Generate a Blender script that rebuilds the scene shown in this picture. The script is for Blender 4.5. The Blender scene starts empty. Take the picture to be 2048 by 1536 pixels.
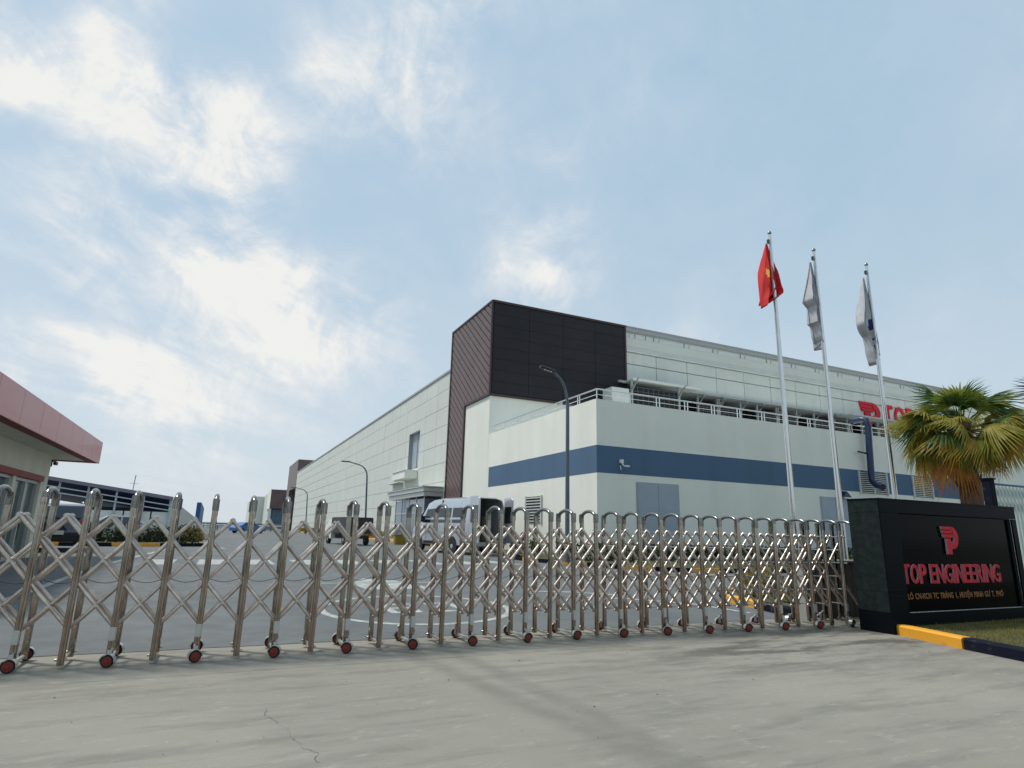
import bpy, math, random
from mathutils import Vector, Matrix
R = math.radians
random.seed(7)
SC = bpy.context.scene
COL = SC.collection

# ------------------------------------------------------------------ camera
CAM_H = 1.4
f_px, yaw, pitch, roll = 1204.5, -0.4358006, 0.23973459, 0.02514965
cam_d = bpy.data.cameras.new('camera'); cam = bpy.data.objects.new('camera', cam_d); COL.objects.link(cam)
cy, sy, cp, sp = math.cos(yaw), math.sin(yaw), math.cos(pitch), math.sin(pitch)
fwd = Vector((-sy*cp, cy*cp, sp)); rt = Vector((cy, sy, 0)); up = rt.cross(fwd)
r_ = rt*math.cos(roll)+up*math.sin(roll); u_ = -rt*math.sin(roll)+up*math.cos(roll)
m = Matrix((r_, u_, -fwd)).transposed().to_4x4(); m.translation = Vector((0, 0, CAM_H))
cam.matrix_world = m
cam_d.sensor_width = 36; cam_d.lens = 36*f_px/2048; cam_d.clip_start = .05; cam_d.clip_end = 4000
SC.camera = cam
SC.view_settings.view_transform = 'Standard'; SC.view_settings.look = 'None'
SC.view_settings.exposure = 0.28; SC.view_settings.gamma = 1.0; SC.view_settings.use_curve_mapping = False

# ------------------------------------------------------------------ sun and sky
SUN_AZ, SUN_EL = -50.0, 61.0     # degrees from +Y towards +X
sun_d = bpy.data.lights.new('sun', 'SUN'); sun_d.energy = 2.6; sun_d.angle = R(9.0); sun_d.color = (1, .95, .86)
sun = bpy.data.objects.new('sun', sun_d); COL.objects.link(sun)
sdir = Vector((math.sin(R(SUN_AZ))*math.cos(R(SUN_EL)), math.cos(R(SUN_AZ))*math.cos(R(SUN_EL)), math.sin(R(SUN_EL))))
sun.rotation_euler = sdir.to_track_quat('Z', 'Y').to_euler(); sun.location = sdir*200

world = bpy.data.worlds.new('World'); SC.world = world; world.use_nodes = True
wt = world.node_tree; wt.nodes.clear()
def wn(t, **k):
    n = wt.nodes.new(t)
    for a, b in k.items(): setattr(n, a, b)
    return n
def wm(op, a, b=None, clamp=False):
    n = wn('ShaderNodeMath', operation=op, use_clamp=clamp)
    for i, v in enumerate((a, b)):
        if v is None: continue
        if isinstance(v, (int, float)): n.inputs[i].default_value = v
        else: wt.links.new(v, n.inputs[i])
    return n.outputs[0]
def wmix(fac, a, b):
    n = wn('ShaderNodeMix', data_type='RGBA')
    for s, v in ((n.inputs[0], fac), (n.inputs[6], a), (n.inputs[7], b)):
        if isinstance(v, (int, float)): s.default_value = v
        elif isinstance(v, tuple): s.default_value = (*v, 1)
        else: wt.links.new(v, s)
    return n.outputs[2]
sky = wn('ShaderNodeTexSky', sky_type='NISHITA', sun_disc=False)
sky.sun_elevation = R(SUN_EL); sky.sun_rotation = R(SUN_AZ); sky.air_density = 1.3; sky.dust_density = 2.0; sky.ozone_density = 1.2
tc = wn('ShaderNodeTexCoord'); D = tc.outputs['Generated']
sep = wn('ShaderNodeSeparateXYZ'); wt.links.new(D, sep.inputs[0]); dz = wm('MAXIMUM', sep.outputs[2], 0.0)
def wnoise(scale, detail, rough, dist=0, vec=None):
    n = wn('ShaderNodeTexNoise'); n.inputs['Scale'].default_value = scale; n.inputs['Detail'].default_value = detail
    n.inputs['Roughness'].default_value = rough; n.inputs['Distortion'].default_value = dist
    wt.links.new(vec if vec is not None else D, n.inputs['Vector']); return n
# warped direction so that the cloud banks get ragged edges
wv = wnoise(3.2, 5, .6)
sub = wn('ShaderNodeVectorMath', operation='SUBTRACT'); wt.links.new(wv.outputs['Color'], sub.inputs[0]); sub.inputs[1].default_value = (.5, .5, .5)
scl = wn('ShaderNodeVectorMath', operation='SCALE'); wt.links.new(sub.outputs[0], scl.inputs[0]); scl.inputs['Scale'].default_value = .20
add = wn('ShaderNodeVectorMath', operation='ADD'); wt.links.new(D, add.inputs[0]); wt.links.new(scl.outputs[0], add.inputs[1])
nrm = wn('ShaderNodeVectorMath', operation='NORMALIZE'); wt.links.new(add.outputs[0], nrm.inputs[0]); WD = nrm.outputs[0]
def az_el(a, e): return (math.sin(R(a))*math.cos(R(e)), math.cos(R(a))*math.cos(R(e)), math.sin(R(e)))
# cloud banks: azimuth, elevation, radius (degrees), weight
BANKS = [(-18.7, 31.6, 3.2, 0.9), (-15.2, 35.9, 2.8, 0.75), (-9.7, 35.2, 3.1, 0.9), (-11.9, 30.7, 3.7, 0.5), (-5.2, 33.3, 4.1, 0.65), (-1.0, 32.1, 4.3, 0.55), (-2.5, 24.7, 4.7, 0.75), (-7.9, 25.8, 4.7, 0.35), (-14.6, 23.0, 4.1, 0.45), (2.4, 20.5, 4.6, 0.5), (7.3, 16.7, 4.9, 0.45), (12.2, 36.9, 4.3, 0.75), (3.9, 37.1, 2.8, 0.5), (14.7, 43.6, 4.5, 0.6), (21.4, 45.1, 3.6, 0.45), (8.0, 40.5, 3.6, 0.3), (27.5, 26.8, 3.7, 0.75), (30.1, 21.7, 2.8, 0.5), (23.4, 25.3, 2.8, 0.4), (-14.5, 12.3, 3.4, 0.6), (-9.1, 10.6, 3.8, 0.5), (-1.7, 7.7, 4.3, 0.4), (-8.4, 17.6, 5.4, 0.35), (-3.9, 38.1, 4.1, -0.3), (7.8, 29.7, 4.3, -0.33), (-18.6, 27.2, 2.0, -0.28), (15.2, 32.3, 3.6, -0.19), (55.9, 37.2, 9.6, -0.22), (41.3, 30.9, 6.6, -0.1), (63.8, 25.7, 5.7, -0.2), (39.2, 39.1, 4.8, 0.18), (28.4, 35.8, 3.1, 0.25), (19.9, 41.5, 2.5, -0.3), (1.7, 12.4, 2.5, -0.1), (-8.9, 24.8, 12.6, 0.22), (5.5, 16.5, 10.3, 0.28), (-1.6, 35.4, 4.6, 0.15), (-3.4, 14.4, 8.0, 0.2), (11.5, 22.6, 5.5, 0.12), (17.5, 36.6, 5.2, 0.12)]
tot = None
for a, e, rad, w in BANKS:
    dt = wn('ShaderNodeVectorMath', operation='DOT_PRODUCT'); wt.links.new(WD, dt.inputs[0]); dt.inputs[1].default_value = az_el(a, e)
    k = 1.0/(1-math.cos(R(rad)))
    g = wm('MULTIPLY', wm('EXPONENT', wm('MULTIPLY', wm('SUBTRACT', dt.outputs['Value'], 1.0), k)), w)
    tot = g if tot is None else wm('ADD', tot, g)
# cloud-plane coordinates for wisps everywhere
hz = wm('ADD', dz, .16)
cx = wm('DIVIDE', sep.outputs[0], hz); cyy = wm('DIVIDE', sep.outputs[1], hz)
cmb = wn('ShaderNodeCombineXYZ'); wt.links.new(cx, cmb.inputs[0]); wt.links.new(cyy, cmb.inputs[1])
mp = wn('ShaderNodeMapping'); wt.links.new(cmb.outputs[0], mp.inputs[0]); mp.inputs['Rotation'].default_value = (0, 0, R(-52)); mq = wn('ShaderNodeMapping'); wt.links.new(mp.outputs[0], mq.inputs[0]); mq.inputs['Scale'].default_value = (.40, 1.0, 1)
n1 = wnoise(1.7, 9, .60, .7, mq.outputs[0]).outputs['Fac']
n2 = wnoise(4.2, 10, .60, .9).outputs['Fac']
n3 = wnoise(11.0, 9, .68, .7).outputs['Fac']
wisp = wm('ADD', wm('MULTIPLY', wm('SUBTRACT', n1, .5), 1.5), wm('ADD', wm('MULTIPLY', wm('SUBTRACT', n2, .5), 1.3), wm('MULTIPLY', wm('SUBTRACT', n3, .5), .85)))
dens = wm('ADD', wm('MULTIPLY', wisp, .60), .36)
dens = wm('ADD', dens, wm('MULTIPLY', tot, wm('ADD', .66, wm('MULTIPLY', wisp, 1.25))))
dens = wm('MAXIMUM', wm('MINIMUM', dens, 1.2), 0.0)
# clear sky: Nishita toned with thin high haze
hor = wm('POWER', wm('SUBTRACT', 1.0, dz, True), 3.2)
veil = wmix(wm('MULTIPLY', hor, .9, True), (3.15, 4.75, 5.95), (6.3, 6.8, 6.9))
clear = wmix(.84, sky.outputs[0], veil)
cloud_bright = wmix(wm('MULTIPLY', wm('SUBTRACT', dens, .45, True), 1.6, True), (5.15, 5.75, 6.6), (7.2, 7.2, 7.05))
skyc = wmix(wm('MULTIPLY', dens, .88, True), clear, cloud_bright)
# below the horizon: dull ground tone
gmask = wm('MULTIPLY', wm('ADD', sep.outputs[2], .012), 60.0, True)
skyc = wmix(gmask, (2.6, 2.7, 2.6), skyc)
bg = wn('ShaderNodeBackground'); wt.links.new(skyc, bg.inputs[0]); bg.inputs[1].default_value = .1
out = wn('ShaderNodeOutputWorld'); wt.links.new(bg.outputs[0], out.inputs[0])

# ------------------------------------------------------------------ materials
def mat(name, col, rough=.6, metal=0.0, var=.12, scale=3.0, bump=.0, bscale=30.0, col2=None, spec=.5, coords='Object', stretch=None, thr=(.35, .7), emis=None, trans=0, streak=0, coat=0):
    mt = bpy.data.materials.new(name); mt.use_nodes = True
    nt = mt.node_tree; b = nt.nodes['Principled BSDF']; L = nt.links.new
    b.inputs['Roughness'].default_value = rough; b.inputs['Metallic'].default_value = metal
    b.inputs['Specular IOR Level'].default_value = spec
    if coat: b.inputs['Coat Weight'].default_value = coat; b.inputs['Coat Roughness'].default_value = .05
    if trans: b.inputs['Transmission Weight'].default_value = trans
    t = nt.nodes.new('ShaderNodeTexCoord'); mpn = nt.nodes.new('ShaderNodeMapping'); L(t.outputs[coords], mpn.inputs[0])
    if stretch: mpn.inputs['Scale'].default_value = stretch
    n = nt.nodes.new('ShaderNodeTexNoise'); n.inputs['Scale'].default_value = scale; n.inputs['Detail'].default_value = 6; n.inputs['Roughness'].default_value = .62
    L(mpn.outputs[0], n.inputs['Vector'])
    ramp = nt.nodes.new('ShaderNodeValToRGB'); L(n.outputs['Fac'], ramp.inputs[0])
    c2 = col2 if col2 else tuple(max(0, c*(1-var)) for c in col)
    c1 = col if col2 else tuple(min(1, c*(1+var*.6)) for c in col)
    ramp.color_ramp.elements[0].position = thr[0]; ramp.color_ramp.elements[1].position = thr[1]
    ramp.color_ramp.elements[0].color = (*c2, 1); ramp.color_ramp.elements[1].color = (*c1, 1)
    res = ramp.outputs[0]
    if streak:
        m2 = nt.nodes.new('ShaderNodeMapping'); L(t.outputs[coords], m2.inputs[0]); m2.inputs['Scale'].default_value = (.8, .8, .07)
        s = nt.nodes.new('ShaderNodeTexNoise'); s.inputs['Scale'].default_value = 1.6; s.inputs['Detail'].default_value = 5; L(m2.outputs[0], s.inputs['Vector'])
        rr = nt.nodes.new('ShaderNodeMapRange'); L(s.outputs['Fac'], rr.inputs[0]); rr.inputs[1].default_value = .42; rr.inputs[2].default_value = .72; rr.inputs[3].default_value = 0; rr.inputs[4].default_value = streak
        mx = nt.nodes.new('ShaderNodeMix'); mx.data_type = 'RGBA'; mx.blend_type = 'MULTIPLY'; L(rr.outputs[0], mx.inputs[0]); L(res, mx.inputs[6]); mx.inputs[7].default_value = (.62, .6, .55, 1); res = mx.outputs[2]
    L(res, b.inputs['Base Color'])
    if bump:
        bn = nt.nodes.new('ShaderNodeTexNoise'); bn.inputs['Scale'].default_value = bscale; bn.inputs['Detail'].default_value = 4; L(mpn.outputs[0], bn.inputs['Vector'])
        bu = nt.nodes.new('ShaderNodeBump'); bu.inputs['Strength'].default_value = bump; bu.inputs['Distance'].default_value = .02
        L(bn.outputs['Fac'], bu.inputs['Height']); L(bu.outputs[0], b.inputs['Normal'])
    rn = nt.nodes.new('ShaderNodeMapRange'); L(n.outputs['Fac'], rn.inputs[0]); rn.inputs[3].default_value = max(0.02, rough-.09); rn.inputs[4].default_value = min(1, rough+.12)
    L(rn.outputs[0], b.inputs['Roughness'])
    if emis: b.inputs['Emission Color'].default_value = (*emis, 1); b.inputs['Emission Strength'].default_value = 1
    return mt
M = dict(
 stucco=mat('stucco', (.80, .805, .73), .85, var=.05, scale=.4, bump=.15, bscale=18, streak=.12),
 panelw=mat('panel_white', (.63, .655, .605), .55, var=.06, scale=.35, streak=.12),
 panelc=mat('panel_cladding', (.64, .67, .625), .6, var=.07, scale=.4, streak=.25),
 joint=mat('joint', (.30, .31, .28), .9),
 blueband=mat('blue_paint', (.070, .135, .225), .75, var=.05, scale=.6, streak=.2),
 trim=mat('grey_trim', (.36, .38, .38), .5, var=.1),
 darkfront=mat('dark_cladding', (.022, .020, .026), .55, var=.25, scale=.7, spec=.25),
 slat=mat('brown_slat', (.135, .088, .085), .42, var=.22, scale=.6, spec=.45),
 slatgap=mat('slat_gap', (.02, .014, .014), .8),
 frame=mat('dark_red_frame', (.045, .022, .024), .45),
 door=mat('door_grey_blue', (.33, .39, .45), .45, var=.07, scale=1.5),
 dark=mat('dark_interior', (.015, .016, .017), .8),
 louver=mat('louver_metal', (.56, .58, .56), .45),
 endwall=mat('end_wall_grey', (.60, .61, .60), .7, var=.05), parapet=mat('parapet_sheet', (.70, .76, .78), .3, var=.05, spec=.8), grille=mat('grille_grey', (.085, .095, .11), .6),
 whitem=mat('white_metal', (.66, .68, .66), .4, var=.08),
 chrome=mat('rail_steel', (.72, .72, .70), .22, 1.0, var=.06),
 steel=mat('stainless_steel', (.42, .39, .345), .17, 1.0, var=.5, scale=5, bump=.16, bscale=30, stretch=(1, 1, .3)),
 steel2=mat('stainless_bar', (.62, .56, .51), .36, 1.0, var=.42, scale=7, bump=.10, bscale=40),
 steelcap=mat('steel_cap', (.25, .25, .24), .25, 1.0, var=.25, scale=9),
 plate=mat('bright_plate', (.50, .51, .49), .35, .6),
 red=mat('red_paint', (.42, .025, .03), .4, var=.15),
 hub=mat('wheel_red', (.24, .028, .014), .5, var=.35, scale=30),
 rubber=mat('rubber', (.018, .018, .018), .8),
 granite=mat('black_granite', (.004, .006, .009), .3, var=.5, scale=40, col2=(.006, .008, .010), spec=.04, thr=(.3, .8)),
 granites=mat('side_granite', (.016, .023, .023), .5, var=.4, scale=9, spec=.12),  # lighter green-grey granite tone for the sign's upper side slabs
 granitep=mat('polished_granite', (.002, .0025, .004), .10, var=.4, scale=50, spec=.04),
 seam=mat('granite_seam', (.07, .08, .075), .6),
 gold=mat('gold_letter', (.30, .13, .04), .4, .2, var=.3, scale=20),
 lred=mat('letter_red', (.62, .010, .03), .45, var=.2, scale=6, spec=.2),
 ledge=mat('letter_edge', (.50, .34, .37), .35, var=.1),
 yellow=mat('kerb_yellow', (.74, .34, .02), .6, scale=6, col2=(.40, .24, .07), thr=(.33, .43), bump=.2, bscale=50),
 kblack=mat('kerb_black', (.006, .008, .018), .8, scale=6, col2=(.045, .045, .045), thr=(.33, .42), bump=.2, bscale=50, spec=.15),
 kerbc=mat('kerb_concrete', (.36, .35, .31), .85, var=.15, scale=5, bump=.2),
 marking=mat('road_paint', (.40, .415, .40), .75, var=.4, scale=7, bump=.1, bscale=80),
 pole=mat('lamp_pole_grey', (.11, .135, .16), .42, .3, var=.15),
 blackp=mat('lamp_black', (.02, .02, .025), .4),
 lens=mat('lamp_lens', (.75, .77, .78), .3),
 flagred=mat('flag_red', (.60, .012, .012), .75, var=.15, scale=5),
 flagstar=mat('flag_yellow', (.80, .42, .05), .75),
 flagw=mat('flag_white', (.46, .47, .50), .8, var=.14, scale=6),
 flagb=mat('flag_blue', (.02, .02, .18), .8),
 pink=mat('fascia_pink', (.62, .24, .24), .34, var=.08, scale=.7, coat=.12),
 house=mat('house_wall', (.66, .65, .54), .85, var=.10, scale=.8, bump=.1),
 redband=mat('red_band', (.26, .04, .03), .6),
 glass=mat('glass_teal', (.035, .075, .075), .06, var=.3, scale=.8, spec=.9),
 glassb=mat('glass_blue', (.10, .16, .22), .08, var=.3, scale=.8, spec=.9),
 alu=mat('aluminium', (.52, .54, .52), .4, .3),
 blueroof=mat('carport_blue', (.055, .08, .16), .5, var=.15),
 roofedge=mat('carport_edge', (.20, .19, .24), .5),
 post=mat('post_pale', (.45, .50, .56), .5),
 bluep=mat('blue_panel', (.05, .16, .38), .5),
 navy=mat('car_navy', (.010, .012, .055), .16, var=.1, coat=1),
 carglass=mat('car_glass', (.012, .016, .02), .04, spec=.9),
 silver=mat('car_silver', (.50, .53, .58), .28, .35, var=.05, coat=.8),
 tail=mat('tail_light', (.5, .01, .015), .15),
 seatb=mat('seat_brown', (.16, .12, .06), .8),
 ylb=mat('yellow_box', (.30, .22, .02), .6),
 duct=mat('duct_navy', (.012, .03, .075), .3, .2),
 trunk=mat('palm_trunk', (.16, .085, .055), .9, var=.45, scale=14, bump=.8, bscale=35, stretch=(1, 1, .4)),
 fib=mat('palm_fibre', (.07, .035, .03), .95, var=.4, scale=18),
 grass=mat('grass_ground', (.10, .105, .035), .95, var=.5, scale=2.2, bump=.6, bscale=60, col2=(.045, .05, .02)),
 soil=mat('far_ground', (.20, .20, .15), .95, var=.3, scale=.05),
 brownw=mat('brown_wall', (.12, .095, .08), .75, var=.3, scale=3, stretch=(4, 4, .4)),
 fence=mat('fence_green_white', (.48, .56, .53), .5, var=.1),
 pot=mat('grey_concrete', (.33, .33, .31), .85, var=.12),
)
def leafmat(name, c, c2, trans=.35):
    mt = bpy.data.materials.new(name); mt.use_nodes = True; nt = mt.node_tree; L = nt.links.new
    b = nt.nodes['Principled BSDF']; b.inputs['Roughness'].default_value = .5; b.inputs['Specular IOR Level'].default_value = .35
    g = nt.nodes.new('ShaderNodeTexCoord'); n = nt.nodes.new('ShaderNodeTexNoise'); n.inputs['Scale'].default_value = 5; L(g.outputs['Object'], n.inputs['Vector'])
    rp = nt.nodes.new('ShaderNodeValToRGB'); rp.color_ramp.elements[0].position = .38; rp.color_ramp.elements[1].position = .62
    rp.color_ramp.elements[0].color = (*c, 1); rp.color_ramp.elements[1].color = (*c2, 1); L(n.outputs['Fac'], rp.inputs[0]); L(rp.outputs[0], b.inputs['Base Color'])
    tr = nt.nodes.new('ShaderNodeBsdfTranslucent'); L(rp.outputs[0], tr.inputs[0]); mx = nt.nodes.new('ShaderNodeMixShader'); mx.inputs[0].default_value = trans
    L(b.outputs[0], mx.inputs[1]); L(tr.outputs[0], mx.inputs[2]); L(mx.outputs[0], nt.nodes['Material Output'].inputs[0])
    return mt
def stain_reflect_low(mt, z0, z1, col, amt):
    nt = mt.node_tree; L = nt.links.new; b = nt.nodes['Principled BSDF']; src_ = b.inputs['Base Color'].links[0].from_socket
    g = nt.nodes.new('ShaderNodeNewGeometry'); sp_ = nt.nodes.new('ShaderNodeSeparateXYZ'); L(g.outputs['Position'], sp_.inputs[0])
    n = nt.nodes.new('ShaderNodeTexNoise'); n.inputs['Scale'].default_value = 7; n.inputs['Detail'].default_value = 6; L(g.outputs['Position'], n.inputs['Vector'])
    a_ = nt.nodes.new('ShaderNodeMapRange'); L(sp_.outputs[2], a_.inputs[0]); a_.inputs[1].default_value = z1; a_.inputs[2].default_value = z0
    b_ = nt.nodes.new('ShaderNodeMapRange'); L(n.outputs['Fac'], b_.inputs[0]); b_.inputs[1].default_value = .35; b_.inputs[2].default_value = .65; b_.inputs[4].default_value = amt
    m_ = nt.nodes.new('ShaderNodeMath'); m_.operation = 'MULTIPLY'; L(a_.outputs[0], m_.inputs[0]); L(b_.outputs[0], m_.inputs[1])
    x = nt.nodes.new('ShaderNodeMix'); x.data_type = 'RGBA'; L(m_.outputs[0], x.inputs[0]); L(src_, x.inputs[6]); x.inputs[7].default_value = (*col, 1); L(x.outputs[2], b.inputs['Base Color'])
def grime(mt, z0, z1, col, amt): stain_reflect_low(mt, z0, z1, col, amt)
grime(M['stucco'], .35, 1.5, (.40, .38, .32), .75)
stain_reflect_low(M['steel'], .2, 1.4, (.36, .23, .16), .65); stain_reflect_low(M['steel2'], .2, 1.4, (.56, .40, .33), .5)  # brownish ground reflection and some rust tint painted into the lower gate steel
M['pgreen'] = leafmat('palm_green', (.035, .085, .015), (.085, .15, .03), .4)
M['polive'] = leafmat('palm_olive', (.27, .25, .035), (.42, .36, .08), .5)
M['plime'] = leafmat('palm_lime', (.16, .20, .025), (.28, .29, .05), .5)
M['pyellow'] = leafmat('palm_yellow', (.48, .29, .035), (.56, .40, .08), .5)
M['porange'] = leafmat('palm_orange', (.46, .20, .03), (.36, .13, .025), .5)
M['pdark'] = leafmat('palm_far', (.02, .03, .05), (.03, .045, .06), .2)
M['hdark'] = leafmat('hedge_dark', (.018, .034, .010), (.045, .07, .018), .25)
M['hyel'] = leafmat('hedge_yellow', (.14, .12, .015), (.28, .21, .03), .35)

# ------------------------------------------------------------------ mesh helpers
class MB:
    def __init__(s): s.v = []; s.f = []
    def add(s, vs, fs):
        o = len(s.v); s.v += [tuple(v) for v in vs]; s.f += [tuple(i+o for i in f) for f in fs]; return s
    def box(s, x0, x1, y0, y1, z0, z1):
        x0, x1 = min(x0, x1), max(x0, x1); y0, y1 = min(y0, y1), max(y0, y1); z0, z1 = min(z0, z1), max(z0, z1)
        return s.add([(x0, y0, z0), (x1, y0, z0), (x1, y1, z0), (x0, y1, z0), (x0, y0, z1), (x1, y0, z1), (x1, y1, z1), (x0, y1, z1)],
                     [(0, 3, 2, 1), (4, 5, 6, 7), (0, 1, 5, 4), (1, 2, 6, 5), (2, 3, 7, 6), (3, 0, 4, 7)])
    def tube(s, pts, r, n=8, cap=True, flat=1.0):
        pts = [Vector(p) for p in pts]; rings = []; ref = None
        for i, p in enumerate(pts):
            d = (pts[min(i+1, len(pts)-1)]-pts[max(i-1, 0)]).normalized()
            if ref is None: ref = Vector((0, 0, 1)) if abs(d.z) < .9 else Vector((1, 0, 0))
            a = d.cross(ref).normalized(); b = a.cross(d).normalized(); ref = b
            rr = r[i] if isinstance(r, (list, tuple)) else r
            rings.append([p+a*rr*math.cos(2*math.pi*(k+.5)/n)+b*rr*flat*math.sin(2*math.pi*(k+.5)/n) for k in range(n)])
        vs = [v for rg in rings for v in rg]; fs = []
        for i in range(len(rings)-1):
            for k in range(n):
                fs.append((i*n+k, i*n+(k+1) % n, (i+1)*n+(k+1) % n, (i+1)*n+k))
        if cap: fs.append(tuple(range(n))[::-1]); fs.append(tuple((len(rings)-1)*n+k for k in range(n)))
        return s.add(vs, fs)
    def prism(s, poly, d):      # poly: list of 3d points (planar), d: offset vector
        d = Vector(d); n = len(poly); a = [Vector(p) for p in poly]; b = [p+d for p in a]
        return s.add(a+b, [tuple(range(n))[::-1], tuple(range(n, 2*n))]+[(i, (i+1) % n, n+(i+1) % n, n+i) for i in range(n)])
    def loft(s, secs, close=True):
        n = len(secs[0]); vs = [v for c in secs for v in c]; fs = []
        for i in range(len(secs)-1):
            for k in range(n): fs.append((i*n+k, i*n+(k+1) % n, (i+1)*n+(k+1) % n, (i+1)*n+k))
        if close: fs.append(tuple(range(n))[::-1]); fs.append(tuple((len(secs)-1)*n+k for k in range(n)))
        return s.add(vs, fs)
    def lathe(s, prof, c=(0, 0, 0), n=14, axis='Z'):
        vs = []
        for r, h in prof:
            for k in range(n):
                a = 2*math.pi*k/n; x, y = r*math.cos(a), r*math.sin(a)
                if axis == 'Z': p = (c[0]+x, c[1]+y, c[2]+h)
                elif axis == 'Y': p = (c[0]+x, c[1]+h, c[2]+y)
                else: p = (c[0]+h, c[1]+x, c[2]+y)
                vs.append(p)
        m_ = len(prof); fs = [(i*n+k, i*n+(k+1) % n, (i+1)*n+(k+1) % n, (i+1)*n+k) for i in range(m_-1) for k in range(n)]
        fs += [tuple(range(n))[::-1], tuple((m_-1)*n+k for k in range(n))]
        return s.add(vs, fs)
OFF = {}
def obj(name, mb, mt, parent=None, smooth=False, bevel=0, off=None, kind=None, label=None):
    o3 = Vector(off) if off is not None else (OFF[parent] if parent is not None and parent in OFF else Vector((0, 0, 0)))
    me = bpy.data.meshes.new(name); me.from_pydata([tuple(Vector(v)-o3) for v in mb.v], [], mb.f); me.update()
    import bmesh as bmm
    b = bmm.new(); b.from_mesh(me); bmm.ops.recalc_face_normals(b, faces=b.faces)
    if bevel: bmm.ops.bevel(b, geom=[e for e in b.edges if len(e.link_faces) == 2 and e.calc_face_angle(0) > .6], offset=bevel, segments=2, affect='EDGES', clamp_overlap=True)
    b.to_mesh(me); b.free()
    if isinstance(mt, (list, tuple)):
        for q in mt: me.materials.append(q)
    else: me.materials.append(mt)
    if smooth:
        me.polygons.foreach_set('use_smooth', [True]*len(me.polygons))
        try: me.set_sharp_from_angle(angle=R(38))
        except Exception: pass
    o = bpy.data.objects.new(name, me); COL.objects.link(o)
    if parent is not None: o.parent = parent; OFF[o] = o3
    elif off is not None: o.location = o3; OFF[o] = o3
    else: OFF[o] = o3
    if kind: o['kind'] = kind
    if label: o['label'] = label
    return o
def inst(src, parent=None, loc=None):
    o = src.copy(); COL.objects.link(o)
    if parent is not None: o.parent = parent
    if loc is not None: o.location = loc
    return o
def thing(name, label, cat, loc=(0, 0, 0), rz=0, group=None):
    o = bpy.data.objects.new(name, None); COL.objects.link(o); o.empty_display_size = .2
    o.location = loc; o.rotation_euler = (0, 0, rz); o['label'] = label; o['category'] = cat
    if group: o['group'] = group
    OFF[o] = Vector(loc) if rz == 0 else Vector((0, 0, 0))
    return o
def tag(o, label, cat, group=None):
    o['label'] = label; o['category'] = cat
    if group: o['group'] = group
    return o
def kids(o): return [c for c in bpy.data.objects if c.parent == o]
def copy_tree(o, parent=None):
    c = o.copy(); COL.objects.link(c); c.parent = parent
    for ch in kids(o): copy_tree(ch, c)
    return c
def structure(name): 
    o = bpy.data.objects.new(name, None); COL.objects.link(o); o['kind'] = 'structure'; OFF[o] = Vector((0, 0, 0)); return o

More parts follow.
